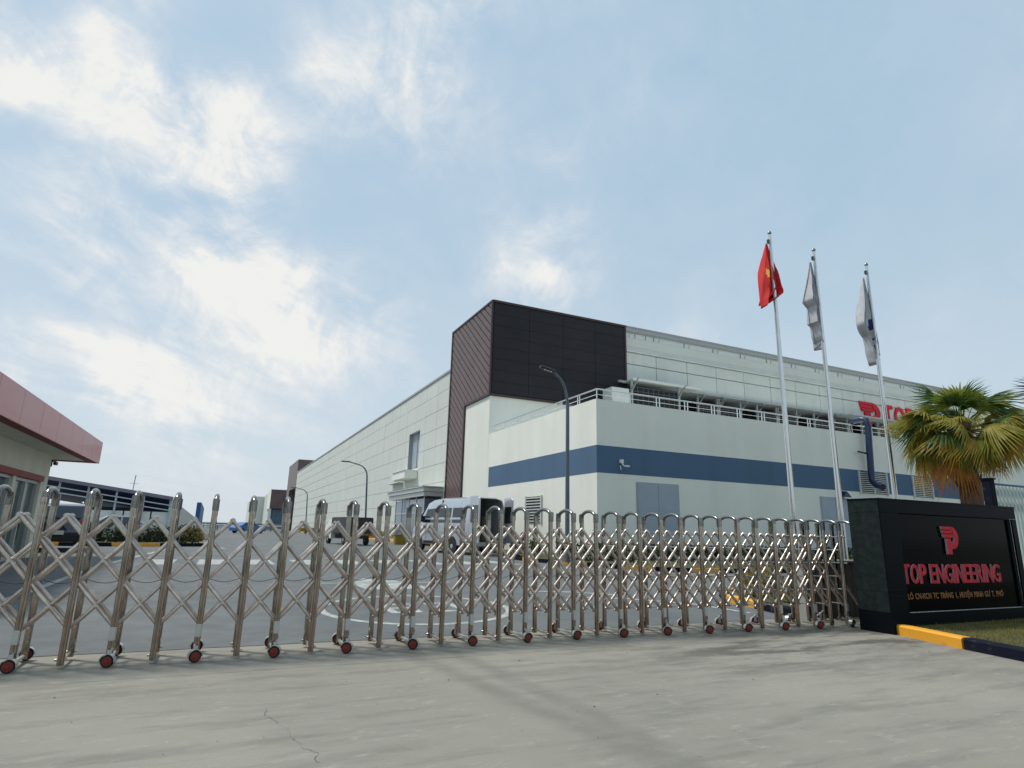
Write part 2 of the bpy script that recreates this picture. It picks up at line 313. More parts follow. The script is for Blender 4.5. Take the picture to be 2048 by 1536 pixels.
# ------------------------------------------------------------------ ground
GZ = .30
def gz(y):
    t = max(0.0, min(1.0, (y-8.9)/10.0)); return GZ*t
def ground_strip(mb, xs, ys, dz=0.0):
    nx = len(xs); vs = [(x, y, gz(y)+dz) for y in ys for x in xs]
    mb.add(vs, [(j*nx+i, j*nx+i+1, (j+1)*nx+i+1, (j+1)*nx+i) for j in range(len(ys)-1) for i in range(nx-1)])
def ground_mat(name, base, dark, light, kind):
    mt = bpy.data.materials.new(name); mt.use_nodes = True; nt = mt.node_tree; L = nt.links.new; b = nt.nodes['Principled BSDF']
    g = nt.nodes.new('ShaderNodeNewGeometry'); P = g.outputs['Position']
    def noise(s, d=6, r=.6, st=None, di=0):
        mpp = nt.nodes.new('ShaderNodeMapping'); L(P, mpp.inputs[0])
        if st: mpp.inputs['Scale'].default_value = st[:3]; mpp.inputs['Rotation'].default_value = (0, 0, st[3] if len(st) > 3 else 0)
        n = nt.nodes.new('ShaderNodeTexNoise'); n.inputs['Scale'].default_value = s; n.inputs['Detail'].default_value = d; n.inputs['Roughness'].default_value = r; n.inputs['Distortion'].default_value = di
        L(mpp.outputs[0], n.inputs['Vector']); return n.outputs['Fac']
    def rng(v, a, b_, c=0, d=1):
        n = nt.nodes.new('ShaderNodeMapRange'); n.interpolation_type = 'SMOOTHSTEP'; L(v, n.inputs[0])
        for i, q in zip((1, 2, 3, 4), (a, b_, c, d)): n.inputs[i].default_value = q
        return n.outputs[0]
    def mix(f, a, b_, mode='MIX'):
        n = nt.nodes.new('ShaderNodeMix'); n.data_type = 'RGBA'; n.blend_type = mode
        for s_, v in ((n.inputs[0], f), (n.inputs[6], a), (n.inputs[7], b_)):
            if isinstance(v, (int, float)): s_.default_value = v
            elif isinstance(v, tuple): s_.default_value = (*v, 1)
            else: L(v, s_)
        return n.outputs[2]
    def math_(op, a, b_=None):
        n = nt.nodes.new('ShaderNodeMath'); n.operation = op
        for i, v in enumerate((a, b_)):
            if v is None: continue
            if isinstance(v, (int, float)): n.inputs[i].default_value = v
            else: L(v, n.inputs[i])
        return n.outputs[0]
    col = mix(rng(noise(.35, 5), .35, .68), base, light)
    if kind == 'concrete':
        col = mix(rng(noise(1.5, 7, .68, (.45, 2.2, 1)), .46, .68, 0, .9), col, dark)
        col = mix(rng(noise(1.1, 7, .7, (.5, 1.8, 1), .5), .54, .70, 0, .7), col, light)
        col = mix(rng(noise(5.5, 6, .75, (.6, 1.4, 1)), .54, .70, 0, .7), col, tuple(c*1.22 for c in light))
        col = mix(rng(noise(90, 3, .7), .4, .7, 0, .45), col, dark)
        col = mix(rng(noise(26, 5, .75, (.8, 1.3, 1)), .60, .72, 0, .5), col, tuple(c*.72 for c in base))
        col = mix(rng(noise(9, 8, .8, (.5, 1.7, 1), 1.2), .62, .70, 0, .75), col, tuple(c*1.3 for c in light))
        jd = nt.nodes.new('ShaderNodeSeparateXYZ'); L(P, jd.inputs[0])
        sep_ = nt.nodes.new('ShaderNodeSeparateXYZ'); L(P, sep_.inputs[0])
        # two worn tyre bands sweeping out of the gateway
        wob = math_('MULTIPLY', math_('SUBTRACT', noise(.8, 4), .5), .25)
        for xb, k_, yb_, w in ((2.29, -.145, 6.36, .13), (2.71, -.045, 7.2, .12)):
            line = math_('ADD', math_('MULTIPLY', math_('SUBTRACT', sep_.outputs[1], yb_), k_), xb)
            d = math_('ABSOLUTE', math_('ADD', math_('SUBTRACT', sep_.outputs[0], line), wob))
            col = mix(math_('MULTIPLY', rng(d, w*1.7, w*.1), rng(noise(3, 6), .3, .6, .2, .55)), col, tuple(c*.60 for c in base))
        # damp dirt towards the gate's right end
        dd = rng(noise(1.3, 7, .72, (.45, 1.6, 1)), .44, .60, 0, .95)
        near = math_('MULTIPLY', rng(sep_.outputs[0], 3.2, 6.5), rng(sep_.outputs[1], 4.2, 6.2))
        col = mix(math_('MULTIPLY', dd, near), col, tuple(c*.38 for c in base))
    else:
        col = mix(rng(noise(1.2, 6, .6, (1.3, .4, 1)), .45, .72, 0, .6), col, dark)
        col = mix(rng(noise(120, 2, .8), .42, .7, 0, .5), col, light)
    L(col, b.inputs['Base Color']); L(rng(noise(2.5, 5), .3, .7, .62, .9), b.inputs['Roughness']); b.inputs['Specular IOR Level'].default_value = .35
    bu = nt.nodes.new('ShaderNodeBump'); bu.inputs['Strength'].default_value = .35; bu.inputs['Distance'].default_value = .006 if kind == 'concrete' else .012
    L(noise(70 if kind == 'concrete' else 110, 5, .7), bu.inputs['Height']); L(bu.outputs[0], b.inputs['Normal'])
    return mt
M['concrete'] = ground_mat('apron_concrete', (.238, .226, .192), (.176, .169, .146), (.284, .270, .230), 'concrete')
M['asphalt'] = ground_mat('asphalt', (.112, .122, .126), (.088, .097, .102), (.14, .149, .150), 'asphalt')
ys_f = [-30, 0, 8.9, 12, 15, 18.9, 19.2, 30, 60, 200, 800]
mb = MB(); ground_strip(mb, [-900, -60, 60, 900], [-800]+ys_f[1:]+[1500], -.03); obj('ground', mb, M['soil'], kind='structure')
mb = MB(); ground_strip(mb, [-30, 9.35, 45], [-40, 8.28], .0); apron = obj('concrete_apron', mb, M['concrete'], kind='structure')
mb = MB(); ground_strip(mb, [-30, 0, 14.2, 75], [8.28, 8.9, 10, 12, 15, 18.9, 19.2, 30, 60, 150, 260], .0); road = obj('asphalt_road', mb, M['asphalt'], kind='structure')
M['crack'] = mat('crack_dark', (.045, .045, .04), .9)
def groundproj(px, py, z=0.0):     # used once to lay the long crack where the slab broke
    d = Vector(((px-1024)/f_px, -(py-768)/f_px, 1)); w = r_*d.x+u_*d.y+fwd*d.z
    t = (z-CAM_H)/w.z; return (w.x*t, w.y*t)
def ribbon(pts, w, z, name, parent, mt):
    mbb = MB(); pts = [Vector((p[0], p[1], 0)) for p in pts]
    L_, R_ = [], []
    for i, p in enumerate(pts):
        d = (pts[min(i+1, len(pts)-1)]-pts[max(i-1, 0)]).normalized(); nn = Vector((-d.y, d.x, 0)); ww = w[i] if isinstance(w, list) else w
        for q, s in ((L_, 1), (R_, -1)): 
            v = p+nn*ww*s*.5; q.append((v.x, v.y, gz(v.y)+z))
    n = len(pts); mbb.add(L_+R_, [(i, i+1, n+i+1, n+i) for i in range(n-1)])
    return obj(name, mbb, mt, parent)
ck = [(.51, 5.54), (.5, 5.34), (.52, 5.24), (.56, 5.08), (.62, 4.97), (.62, 4.72), (.64, 4.64), (.68, 4.48), (.71, 4.43), (.74, 4.38), (.72, 4.26), (.74, 4.19)]
ck_old = [(-.12, 4.62), (-.10, 4.45), (-.02, 4.30), (.06, 4.15), (.10, 3.95), (.16, 3.82), (.17, 3.7), (.21, 3.55), (.32, 3.46), (.36, 3.35), (.37, 3.2), (.44, 3.1), (.47, 2.95)]
pts = []
for a, b_ in zip(ck, ck[1:]):
    for t in (0, .25, .5, .75):
        pts.append((a[0]+(b_[0]-a[0])*t+random.uniform(-.014, .014), a[1]+(b_[1]-a[1])*t+random.uniform(-.012, .012)))
ribbon(pts, [random.choice((.0003, .001, .0015, .003, .0045)) for _ in pts], .0025, 'crack', apron, M['crack'])
ribbon([(x*.5-12, 6.02+.004*math.sin(x)) for x in range(0, 46)], .008, .0025, 'joint', apron, M['crack']) if False else None

ribbon([(x*.5-14, 6.90+.006*math.sin(x*1.7)) for x in range(0, 46)], .004, .0025, 'slab_joint', apron, M['crack'])
ribbon([(x*.5-14, 8.27+.012*math.sin(x*2.3)) for x in range(0, 46)], .022, .003, 'slab_joint', apron, M['crack'])
# road markings
def mark(name, poly, label=None):
    mbb = MB(); vs = []
    mbb.add([(x, y, gz(y)+.004) for x, y in poly], [tuple(range(len(poly)))]); return obj(name, mbb, M['marking'], road, label=label)
for i in range(9):
    x0 = -1.75+i*1.32
    ribbon([(x0+.35, 19.25), (x0+.35, 20.6), (x0+.35, 21.9)], .72, .004, 'crossing_stripe', road, M['marking'])
ribbon([(-2.98-.03*(12.5-y), y) if False else (-3.0+(y-12.5)*.062, y) for y in (9.0, 10, 11, 12, 13, 14, 15, 17, 18.8, 20, 24, 29.5)], .15, .004, 'lane_line', road, M['marking'])
ribbon([(x, 22.9) for x in (-2, 2, 6, 9.5)], .12, .004, 'lane_line', road, M['marking'])
ribbon([(-.4, 36.6), (.35, 31.5)], .14, .004, 'lane_line', road, M['marking'])
ribbon([(9.4, 27), (9.5, 19.6), (10.3, 18.0), (12.2, 16.5), (16, 14.9), (30, 14.8)], .12, .004, 'edge_line', road, M['marking'])
ribbon([(3.3+1.62*math.cos(a)*1.0, 10.75+1.55*math.sin(a)) for a in [2*math.pi*k/48 for k in range(49)]], .13, .004, 'speed_circle', road, M['marking'])
for poly in ([(2.72, 10.3), (2.86, 10.3), (2.86, 11.3), (2.72, 11.3)], [(2.86, 11.16), (3.3, 11.16), (3.3, 11.3), (2.86, 11.3)], [(2.86, 10.75), (3.25, 10.75), (3.25, 10.88), (2.86, 10.88)], [(3.13, 10.3), (3.27, 10.3), (3.27, 10.75), (3.13, 10.75)], [(2.86, 10.3), (3.13, 10.3), (3.13, 10.42), (2.86, 10.42)],
             [(3.55, 10.3), (3.68, 10.3), (3.68, 11.3), (3.55, 11.3)], [(3.95, 10.3), (4.08, 10.3), (4.08, 11.3), (3.95, 11.3)], [(3.68, 11.18), (3.95, 11.18), (3.95, 11.3), (3.68, 11.3)], [(3.68, 10.3), (3.95, 10.3), (3.95, 10.42), (3.68, 10.42)]):
    mark('speed_digit', poly)
mark('road_arrow', [(2.95, 13.3), (4.35, 13.3), (4.35, 13.7), (3.95, 15.0), (3.3, 15.4), (2.85, 14.4)])
ribbon([(2.0, 14.55), (5.2, 14.45)], .10, .004, 'stop_line', road, M['marking'])
ribbon([(7.0, 11.5), (8.0, 11.15), (9.0, 10.2), (9.3, 9.0)], .14, .004, 'edge_line', road, M['marking'])
ribbon([(6.4, 12.6), (7.4, 12.3), (8.3, 11.6)], .14, .004, 'edge_line', road, M['marking'])

# islands with painted kerbs
def kerb_run(pts, start='y', seg=1.05, h=.13, w=.15, holder=None, z0=None):
    pts = [Vector((p[0], p[1], 0)) for p in pts]; out = [(pts[0])]
    lens = [(b_-a).length for a, b_ in zip(pts, pts[1:])]; T = sum(lens); nseg = max(1, round(T/seg))
    def at(t):
        t = max(0, min(T, t))
        for a, b_, l in zip(pts, pts[1:], lens):
            if t <= l: return a+(b_-a)*(t/l)
            t -= l
        return pts[-1]
    for i in range(nseg):
        a = at(T*i/nseg+.006); b_ = at(T*(i+1)/nseg-.006); d = (b_-a).normalized(); nn = Vector((-d.y, d.x, 0))
        mbb = MB(); vs = []
        for p in (a, b_):
            z = gz(p.y) if z0 is None else z0
            prof = [(0, -.06), (0, h-.025), (.03, h), (w, h), (w, -.06)]
            vs.append([p+nn*q+Vector((0, 0, z+zz)) for q, zz in prof])
        mbb.loft(vs)
        yel = (i % 2 == 0) == (start == 'y')
        obj('kerb_block', mbb, M['yellow'] if yel else M['kblack'], holder)
kerbs = structure('painted_kerbs')
# kerb in front of the sign (nn points to +X side for runs going towards -Y)
kerb_run([(9.62, 6.42), (9.50, 6.0), (9.29, 5.30)][::1], 'y', 1.16, .15, .16, kerbs)
kerb_run([(9.285, 5.28), (8.98, 4.0), (8.8, 2.8), (8.8, .5)], 'k', 1.16, .15, .16, kerbs)
def island(name, poly, dz=.09, mt=None):
    mbb = MB(); mbb.add([(x, y, gz(y)+dz) for x, y in poly], [tuple(range(len(poly)))]); return obj(name, mbb, mt or M['grass'], kind='structure')
island('sign_island', [(9.75, 6.4), (9.42, 5.3), (9.1, 3.9), (8.95, 2.8), (8.95, .5), (40, .5), (40, 6.4)], .11)
kerb_run([(34, 11.2), (12.5, 11.2), (11.2, 11.35), (10.3, 11.1), (10.0, 10.4), (9.85, 9.3), (9.72, 8.45)], 'y', 1.0, .15, .15, kerbs)
mb = MB(); mb.add([(9.85, 8.3, .10), (40, 8.3, .10), (40, 11.05, .17), (11.0, 11.2, .17), (10.4, 10.95, .16), (10.1, 10.3, .15)], [(0, 1, 2, 3, 4, 5)]); obj('gate_island', mb, M['grass'], kind='structure')
kerb_run([(50, 16.0), (20, 16.0), (14.6, 16.1), (12.6, 17.2), (11.4, 19.0), (10.95, 20.3), (10.9, 23), (12.0, 25), (13.0, 29), (13.0, 41)], 'y', 1.15, .14, .15, kerbs)
mb = MB(); mb.add([(50, 16.1, .33), (14.7, 16.2, .33), (12.75, 17.3, .36), (11.5, 19.1, .41), (11.1, 20.3, .41), (11.05, 23, .41), (12.15, 25, .41), (13.15, 29, .41), (13.15, 41, .41), (14.4, 41, .41), (14.4, 22, .41), (50, 22, .41)], [(i for i in range(12))]) if False else None
mb = MB(); P_ = [(50, 16.1), (14.7, 16.2), (12.75, 17.3), (11.5, 19.1), (11.1, 20.3), (11.05, 22.0)]
for (xa, ya), (xb, yb) in zip(P_, P_[1:]): mb.add([(xa, ya, gz(ya)+.11), (xb, yb, gz(yb)+.11), (xb, 22.02, .41), (xa, 22.02, .41)], [(0, 1, 2, 3)])
mb.add([(11.05, 22.02, .41), (14.45, 22.02, .41), (14.45, 41, .41), (13.15, 41, .41), (13.15, 29, .41), (12.15, 25, .41)], [(0, 1, 2, 3, 4, 5)])
obj('facade_island', mb, M['grass'], kind='structure')
kerb_run([(-.6, 36.0), (-.3, 34.6), (-.9, 34.1), (-4, 33.0), (-12, 33.0)], 'y', 1.9, .16, .2, kerbs)
mb = MB(); mb.add([(-30, 33.1, .41), (-4, 33.1, .41), (-.9, 34.2, .41), (-.45, 34.8, .41), (-.8, 37, .41), (-30, 37, .41)], [(0, 1, 2, 3, 4, 5)]); obj('carport_island', mb, M['grass'], kind='structure')
kerb_run([(12.9, 140), (12.9, 100), (12.9, 60), (12.9, 42)], 'y', 4.5, .15, .2, kerbs)

# leaf clumps for hedges and bushes
def leaf_blob(mbb, cx_, cy_, cz_, rx, ry, rz_, n, s, rnd):
    for _ in range(n):
        while True:
            a, b_, c = (rnd.uniform(-1, 1) for _ in range(3)); q = a*a+b_*b_+c*c
            if .25 < q < 1: break
        p = Vector((cx_+a*rx, cy_+b_*ry, cz_+c*rz_)); ax_ = Vector((rnd.uniform(-1, 1), rnd.uniform(-1, 1), rnd.uniform(-.4, 1))).normalized()
        t = ax_.cross(Vector((rnd.uniform(-1, 1), rnd.uniform(-1, 1), rnd.uniform(-1, 1)))).normalized(); ss = s*rnd.uniform(.6, 1.4)
        mbb.add([p-ax_*ss, p+t*ss*.45, p+ax_*ss, p-t*ss*.45], [(0, 1, 2, 3)])
def bush(x, y, r, h, m_, label, n=420, s=.05, group=None):
    t = thing('bush', label, 'bush', (x, y, gz(y)+.08), group=group); rnd = random.Random(int(x*100+y*7)); mbb = MB()
    for k in range(6): leaf_blob(mbb, x+rnd.uniform(-.4, .4)*r, y+rnd.uniform(-.4, .4)*r, gz(y)+.1+h*rnd.uniform(.35, .65), r*.7, r*.7, h*.42, n//6, s, rnd)
    obj('foliage', mbb, M[m_], t); st = MB()
    for k in range(5): a = rnd.uniform(0, 6.28); st.tube([(x, y, gz(y)), (x+math.cos(a)*r*.4, y+math.sin(a)*r*.4, gz(y)+h*.6)], .012, 5)
    obj('stem', st, M['trunk'], t); return t
def hedge(x0, y0, x1, y1, h, w, m_, label, dens=500, s=.05):
    t = thing('hedge', label, 'hedge', ((x0+x1)/2, (y0+y1)/2, gz((y0+y1)/2))); rnd = random.Random(int(x0*31+y1)); L_ = math.hypot(x1-x0, y1-y0); n = max(2, int(L_/.8)); mbb = MB(); core = MB()
    for k in range(n):
        f = (k+.5)/n; cx_, cy_ = x0+(x1-x0)*f, y0+(y1-y0)*f; z = gz(cy_)+.1
        leaf_blob(mbb, cx_, cy_, z+h*.55, L_/n*.75, w*.6, h*(.5+rnd.uniform(-.08, .1)), dens, s, rnd)
        core.tube([(cx_, cy_, z-.1), (cx_+rnd.uniform(-.1, .1), cy_, z+h*.6)], .02, 5)
    obj('foliage', mbb, M[m_], t); obj('stem', core, M['trunk'], t)

# ------------------------------------------------------------------ factory building
X0, Y0, YB, TOP = 14.37, 22.0, 34.1, 16.05
fac = thing('factory_building', 'long pale factory with a dark boxed corner, blue stripe and roof terrace, behind the gate', 'building', (X0, Y0, GZ))
W = lambda: MB()
# terrace block
obj('terrace_wall', MB().box(X0, 75, Y0, YB-.02, .0, 6.9).box(X0, 75, Y0, Y0+.2, 6.9, 7.19).box(X0, X0+.2, Y0+.2, YB-.02, 6.9, 7.2), M['stucco'], fac)
bnd = MB().box(X0-.006, 75, Y0-.006, Y0+.05, 3.95, 5.14).box(X0-.006, X0+.05, Y0+.05, 33.9, 3.95, 5.14); obj('blue_stripe', bnd, M['blueband'], fac)
# main hall volume
obj('hall_wall', MB().box(X0+.4, 140, YB+.06, 140, 0, 9.7).box(X0+.3, 140, YB+2.2, 143.6, 9.7, 12.9).box(24.9, 140, YB+.12, YB+2.2, 11.95, 15.3), M['panelw'], fac)
obj('side_wall', MB().box(X0, X0+.06, YB, 38.3, .2, 9.66).box(X0+.06, 24.6, YB, YB+.06, 6.5, 9.66), M['stucco'], fac)
obj('roof', MB().box(X0+.02, 140, YB+.5, 143.6, 12.9, 13.1), M['trim'], fac)
# long wall panels
rowz = [.3, 1.95, 3.37, 4.8, 6.2, 7.6, 9.0, 10.4, 11.75, 13.0]
far = MB(); win = (48.95, 52.2, 6.35, 9.55)
src = {}
for r in range(9):
    z0, z1 = rowz[r], rowz[r+1]
    c = 0; y = 41.75
    while y < 143.6:
        y1 = min(y+2.86, 143.6)
        segs = [(y, y1, z0, z1)]
        # cut round the recessed loading window and the entrance
        out = []
        for (a, b_, lo, hi) in segs:
            cut = None
            for (wa, wb, wl, wh) in (win, (42.6, 50.5, .3, 3.7)):
                if a < wb and b_ > wa and lo < wh and hi > wl: cut = (wa, wb, wl, wh); break
            if not cut: out.append((a, b_, lo, hi)); continue
            wa, wb, wl, wh = cut
            if a < wa: out.append((a, wa, lo, hi))
            if b_ > wb: out.append((wb, b_, lo, hi))
            if lo < wl: out.append((max(a, wa), min(b_, wb), lo, wl))
            if hi > wh: out.append((max(a, wa), min(b_, wb), wh, hi))
        for (a, b_, lo, hi) in out:
            dx = random.uniform(-.004, .004)
            g = .014 if c < 18 else .025
            if b_-a < .1 or hi-lo < .1: continue
            if c < 31: obj('wall_panel', MB().box(X0-.02+dx, X0+.055, a+g, b_-g, lo+g, hi-g), M['panelw'], fac)
            else: far.box(X0-.02+dx, X0+.055, a+g, b_-g, lo+g, hi-g)
        y += 2.86; c += 1
obj('far_wall_panels', far, M['panelw'], fac, kind='stuff')
obj('joint_backing', MB().box(X0+.056, X0+.062, 41.75, 48.95, .2, 13).box(X0+.056, X0+.062, 52.2, 143.6, .2, 13).box(X0+.056, X0+.062, 48.95, 52.2, 9.55, 13).box(X0+.056, X0+.062, 48.95, 52.2, .2, 6.35), M['joint'], fac)
obj('roof_coping', MB().box(X0-.1, X0+.35, 41.7, 143.7, 13.0, 13.16), M['trim'], fac)
# recessed tall window with ledge box
w_ = obj('window', MB().box(X0+.3, X0+.36, 48.95, 52.2, 6.35, 9.55), M['door'], fac)
for a_ in ((X0+.0, X0+.36, 52.2, 52.32, 6.35, 9.6), (X0, X0+.36, 48.95, 52.2, 9.5, 9.6), (X0+.25, X0+.31, 50.5, 50.6, 6.35, 9.5)): obj('frame', MB().box(*a_), M['trim'], w_)
obj('ledge_box', MB().box(13.25, X0-.03, 48.95, 52.9, 5.45, 6.08).box(13.18, X0-.03, 48.9, 52.95, 6.08, 6.14), M['stucco'], fac, bevel=.01)
obj('vent_box', MB().box(14.0, X0-.03, 55.2, 56.3, 5.6, 6.4).box(13.8, X0-.03, 53.2, 57, 5.35, 5.45), M['whitem'], fac)
# entrance canopy and glass lobby
cn = obj('entrance_canopy', MB().box(12.95, X0-.03, 42.25, 52.4, 3.72, 4.02).box(12.85, X0-.03, 42.15, 52.5, 4.04, 4.32).box(12.78, X0-.03, 42.08, 52.6, 4.34, 4.42), M['alu'], fac)
gl = obj('glass_lobby', MB().box(13.1, 13.14, 42.5, 50.4, .42, 3.55).box(13.14, X0-.03, 42.5, 42.54, .42, 3.55), M['glassb'], fac)
mb = MB()
for y in (42.48, 44.5, 46.5, 48.5, 50.4): mb.box(13.06, 13.1, y, y+.08, .42, 3.7)
mb.box(13.06, 13.1, 42.4, 50.5, 2.5, 2.58).box(13.14, X0-.03, 42.42, 42.48, 2.5, 2.58)
obj('mullions', mb, M['alu'], gl)
# dark box and leg
BX = X0-.05
box_front = obj('box_core', MB().box(BX+.05, 24.7, YB-.04, 41.6, 9.72, 15.95).box(BX+.05, X0+1.5, 38.4, 41.6, .2, 9.72), M['slatgap'], fac)
def clip(poly, rect):
    (a0, a1), (b0, b1) = rect
    def cl(p, ax, v, keep):
        o = []
        for i in range(len(p)):
            c, n = p[i], p[(i+1) % len(p)]; ci, ni = keep(c[ax], v), keep(n[ax], v)
            if ci: o.append(c)
            if ci != ni:
                t = (v-c[ax])/(n[ax]-c[ax]); o.append((c[0]+(n[0]-c[0])*t, c[1]+(n[1]-c[1])*t))
        return o
    for ax, v, k in ((0, a0, lambda q, w: q >= w), (0, a1, lambda q, w: q <= w), (1, b0, lambda q, w: q >= w), (1, b1, lambda q, w: q <= w)):
        poly = cl(poly, ax, v, k)
        if len(poly) < 3: return []
    return poly
sl = .80; pitch_ = .56
for rect in (((34.12, 41.5), (9.85, 15.9)), ((38.5, 41.5), (.3, 9.85))):
    k = -60
    while k < 60:
        c0 = k*pitch_; c1 = c0+pitch_-.10
        p = clip([(30, 30*sl+c0-18), (50, 50*sl+c0-18), (50, 50*sl+c1-18), (30, 30*sl+c1-18)], rect)
        if len(p) >= 3: obj('slat', MB().prism([(BX+.045, a, b_) for a, b_ in p], (-.06, 0, 0)), M['slat'], fac)
        k += 1
fr = MB()
for a in ((BX-.06, BX+.05, 41.5, 41.68, .2, 16.05), (BX-.06, BX+.05, 34.0, 34.12, 9.68, 16.05), (BX-.06, BX+.05, 38.3, 38.5, .2, 9.68), (BX-.06, BX+.05, 34.12, 38.3, 9.68, 9.84), (BX-.06, BX+.05, 34.12, 41.5, 15.92, 16.05)): fr.box(*a)
fr.box(BX+.05, 24.8, 33.98, YB, 15.92, 16.07).box(24.66, 24.8, 33.98, YB+.2, 9.66, 15.92).box(BX+.05, 24.66, 33.98, YB, 9.66, 9.8)
obj('box_frame', fr, M['frame'], fac)
z = 9.86; i = 0
while z < 15.85:
    for j in range(4):
        x0 = BX+.12+j*2.58; obj('front_panel', MB().box(x0+.012, x0+2.568, YB-.075-random.uniform(0, .008), YB-.041, z+.008, min(z+.742, 15.9)), M['darkfront'], fac)
    z += .75
# cladding right of the box
xs = [24.82, 27.49]+[27.49+2.87*k for k in range(1, 16)]
for a, b_ in zip(xs, xs[1:]):
    for z0, z1 in ((11.88, 13.22), (13.26, 14.1)):
        obj('cladding_panel', MB().box(a+.025, b_-.025, YB-.02+random.uniform(-.008, .008), YB+.11, z0+.012, z1-.012), M['panelc'], fac)
    p = obj('parapet_panel', MB().box(a+.04, b_-.04, YB+.18, YB+.24, 14.5, 15.66), M['parapet'], fac)
    q = MB()
    tt = (0.0, .96, 1.92) if a < 26 else (0.0,)
    for t in tt: q.box(a+t-.02, a+t+.02, YB+.13, YB+.178, 14.5, 15.66)
    q.prism([(a+.50, YB+.15, 15.6), (a+.54, YB+.15, 15.6), (a+.30, YB+.15, 14.75), (a+.26, YB+.15, 14.75)], (0, .02, 0))
    obj('parapet_bracing', q, M['trim'], p)
obj('cladding_backing', MB().box(24.82, 70, YB+.112, YB+.118, 11.9, 14.1).box(24.82, 70, YB+.242, YB+.25, 14.2, 15.6), M['joint'], fac)
obj('cornice', MB().box(24.82, 70, YB-.10, YB+.5, 15.7, 15.98).box(24.82, 70, YB-.14, YB+.5, 15.98, 16.06), M['trim'], fac)
obj('ledge', MB().box(24.82, 70, YB-.14, YB+.3, 14.13, 14.24).box(24.82, 70, YB+.0, YB+.3, 14.24, 14.48), M['panelc'], fac)
# recessed plant gallery under the cladding
obj('soffit', MB().box(24.0, 54.8, YB-.3, YB+2.2, 11.72, 11.87), M['trim'], fac)
obj('lower_cladding', MB().box(54.85, 70, YB-.02, YB+.1, 7, 11.87), M['panelc'], fac)
obj('awning', MB().box(46.5, 54.6, YB-1.5, YB-.31, 11.52, 11.62), M['trim'], fac)
obj('gallery_back', MB().box(24.8, 54.84, YB+2.0, YB+2.1, 6.9, 11.7), M['dark'], fac)
gp = MB().box(24.3, 30.2, YB-1.5, YB-.3, 11.66, 11.76).box(24.25, 30.25, YB-1.56, YB-1.5, 11.6, 11.78); obj('awning', gp, M['whitem'], fac)
bays = [(24.35, 28.3), (31.6, 33.4), (33.7, 35.8), (37.7, 39.7), (40.0, 42.0), (44.2, 46.0), (46.3, 48.2), (50.2, 52.2), (52.5, 54.4)]
for a, b_ in bays:
    yy = YB-1.3 if a < 28 else YB+.3
    g = obj('plant_grille', MB().box(a, b_, yy+.06, yy+.1, 6.95, 11.3), M['dark'], fac); q = MB(); q2 = MB()
    z = 7.0
    while z < 11.3: q.box(a, b_, yy, yy+.03, z, z+.05); z += .3
    x = a
    while x < b_: q2.box(x, x+.05, yy+.032, yy+.055, 6.95, 11.3); x += .45
    obj('grille_bar', q, M['grille'], g, kind='stuff'); obj('grille_upright', q2, M['grille'], g, kind='stuff')
    for x in (a-.12, b_): obj('gallery_post', MB().box(x, x+.14, yy-.06, yy+.08, 6.9, 11.7).prism([(x, yy-.06, 10.9), (x, yy-.06, 11.1), (x, yy-.9, 11.65), (x, yy-.78, 11.65)], (.1, 0, 0)), M['trim'], fac)
obj('equipment_box', MB().box(22.4, 23.8, YB-1.7, YB-.6, 9.2, 10.9), M['whitem'], fac, bevel=.02)
# terrace rail
rl = obj('terrace_rail', MB().tube([(X0+.1, 33.9, 7.67), (X0+.1, Y0+.1, 7.67)], .032, 8).tube([(X0+.1, Y0+.1, 7.67), (60, Y0+.1, 7.67)], .032, 8).tube([(X0+.1, 33.9, 7.42), (X0+.1, Y0+.1, 7.42)], .016, 6).tube([(X0+.1, Y0+.1, 7.42), (60, Y0+.1, 7.42)], .010, 6), M['chrome'], fac)
pm = obj('rail_post', MB().box(X0+.08, X0+.115, Y0+.085, Y0+.12, 7.16, 7.65), M['chrome'], rl)
def rp(dx, dy): inst(pm, rl, (dx, dy, 0))
for k in range(26):
    x = 1.62+k*1.68
    rp(x, 0); rp(x+.18, 0)
for k in range(7):
    y = 1.45+k*1.66; rp(0, y); rp(0, y+.17)
# facade doors, louvres, camera, duct
def double_door(x0, x1, zt, louv):
    d = obj('double_door', MB().box(x0-.06, x1+.06, Y0-.03, Y0+.04, .41, zt+.06), M['trim'], fac)
    xm = (x0+x1)/2
    for a, b_ in ((x0, xm-.012), (xm+.012, x1)):
        obj('leaf', MB().box(a, b_, Y0-.045, Y0-.031, .43, zt), M['door'], d)
        q = MB(); z = .5
        while z < louv: q.box(a+.12, b_-.12, Y0-.075, Y0-.046, z, z+.03); z += .075
        obj('louvre', q, M['louver'], d)
    obj('handle', MB().box(xm+.08, xm+.12, Y0-.1, Y0-.046, 1.55, 1.85), M['chrome'], d)
double_door(16.47, 18.72, 3.6, 1.5)
double_door(28.15, 30.25, 3.5, 1.4)
obj('door_lamp', MB().prism([(29.35, Y0-.02, 3.62), (30.05, Y0-.02, 3.62), (29.7, Y0-.02, 3.92)], (0, -.4, -.05)), M['duct'], fac)
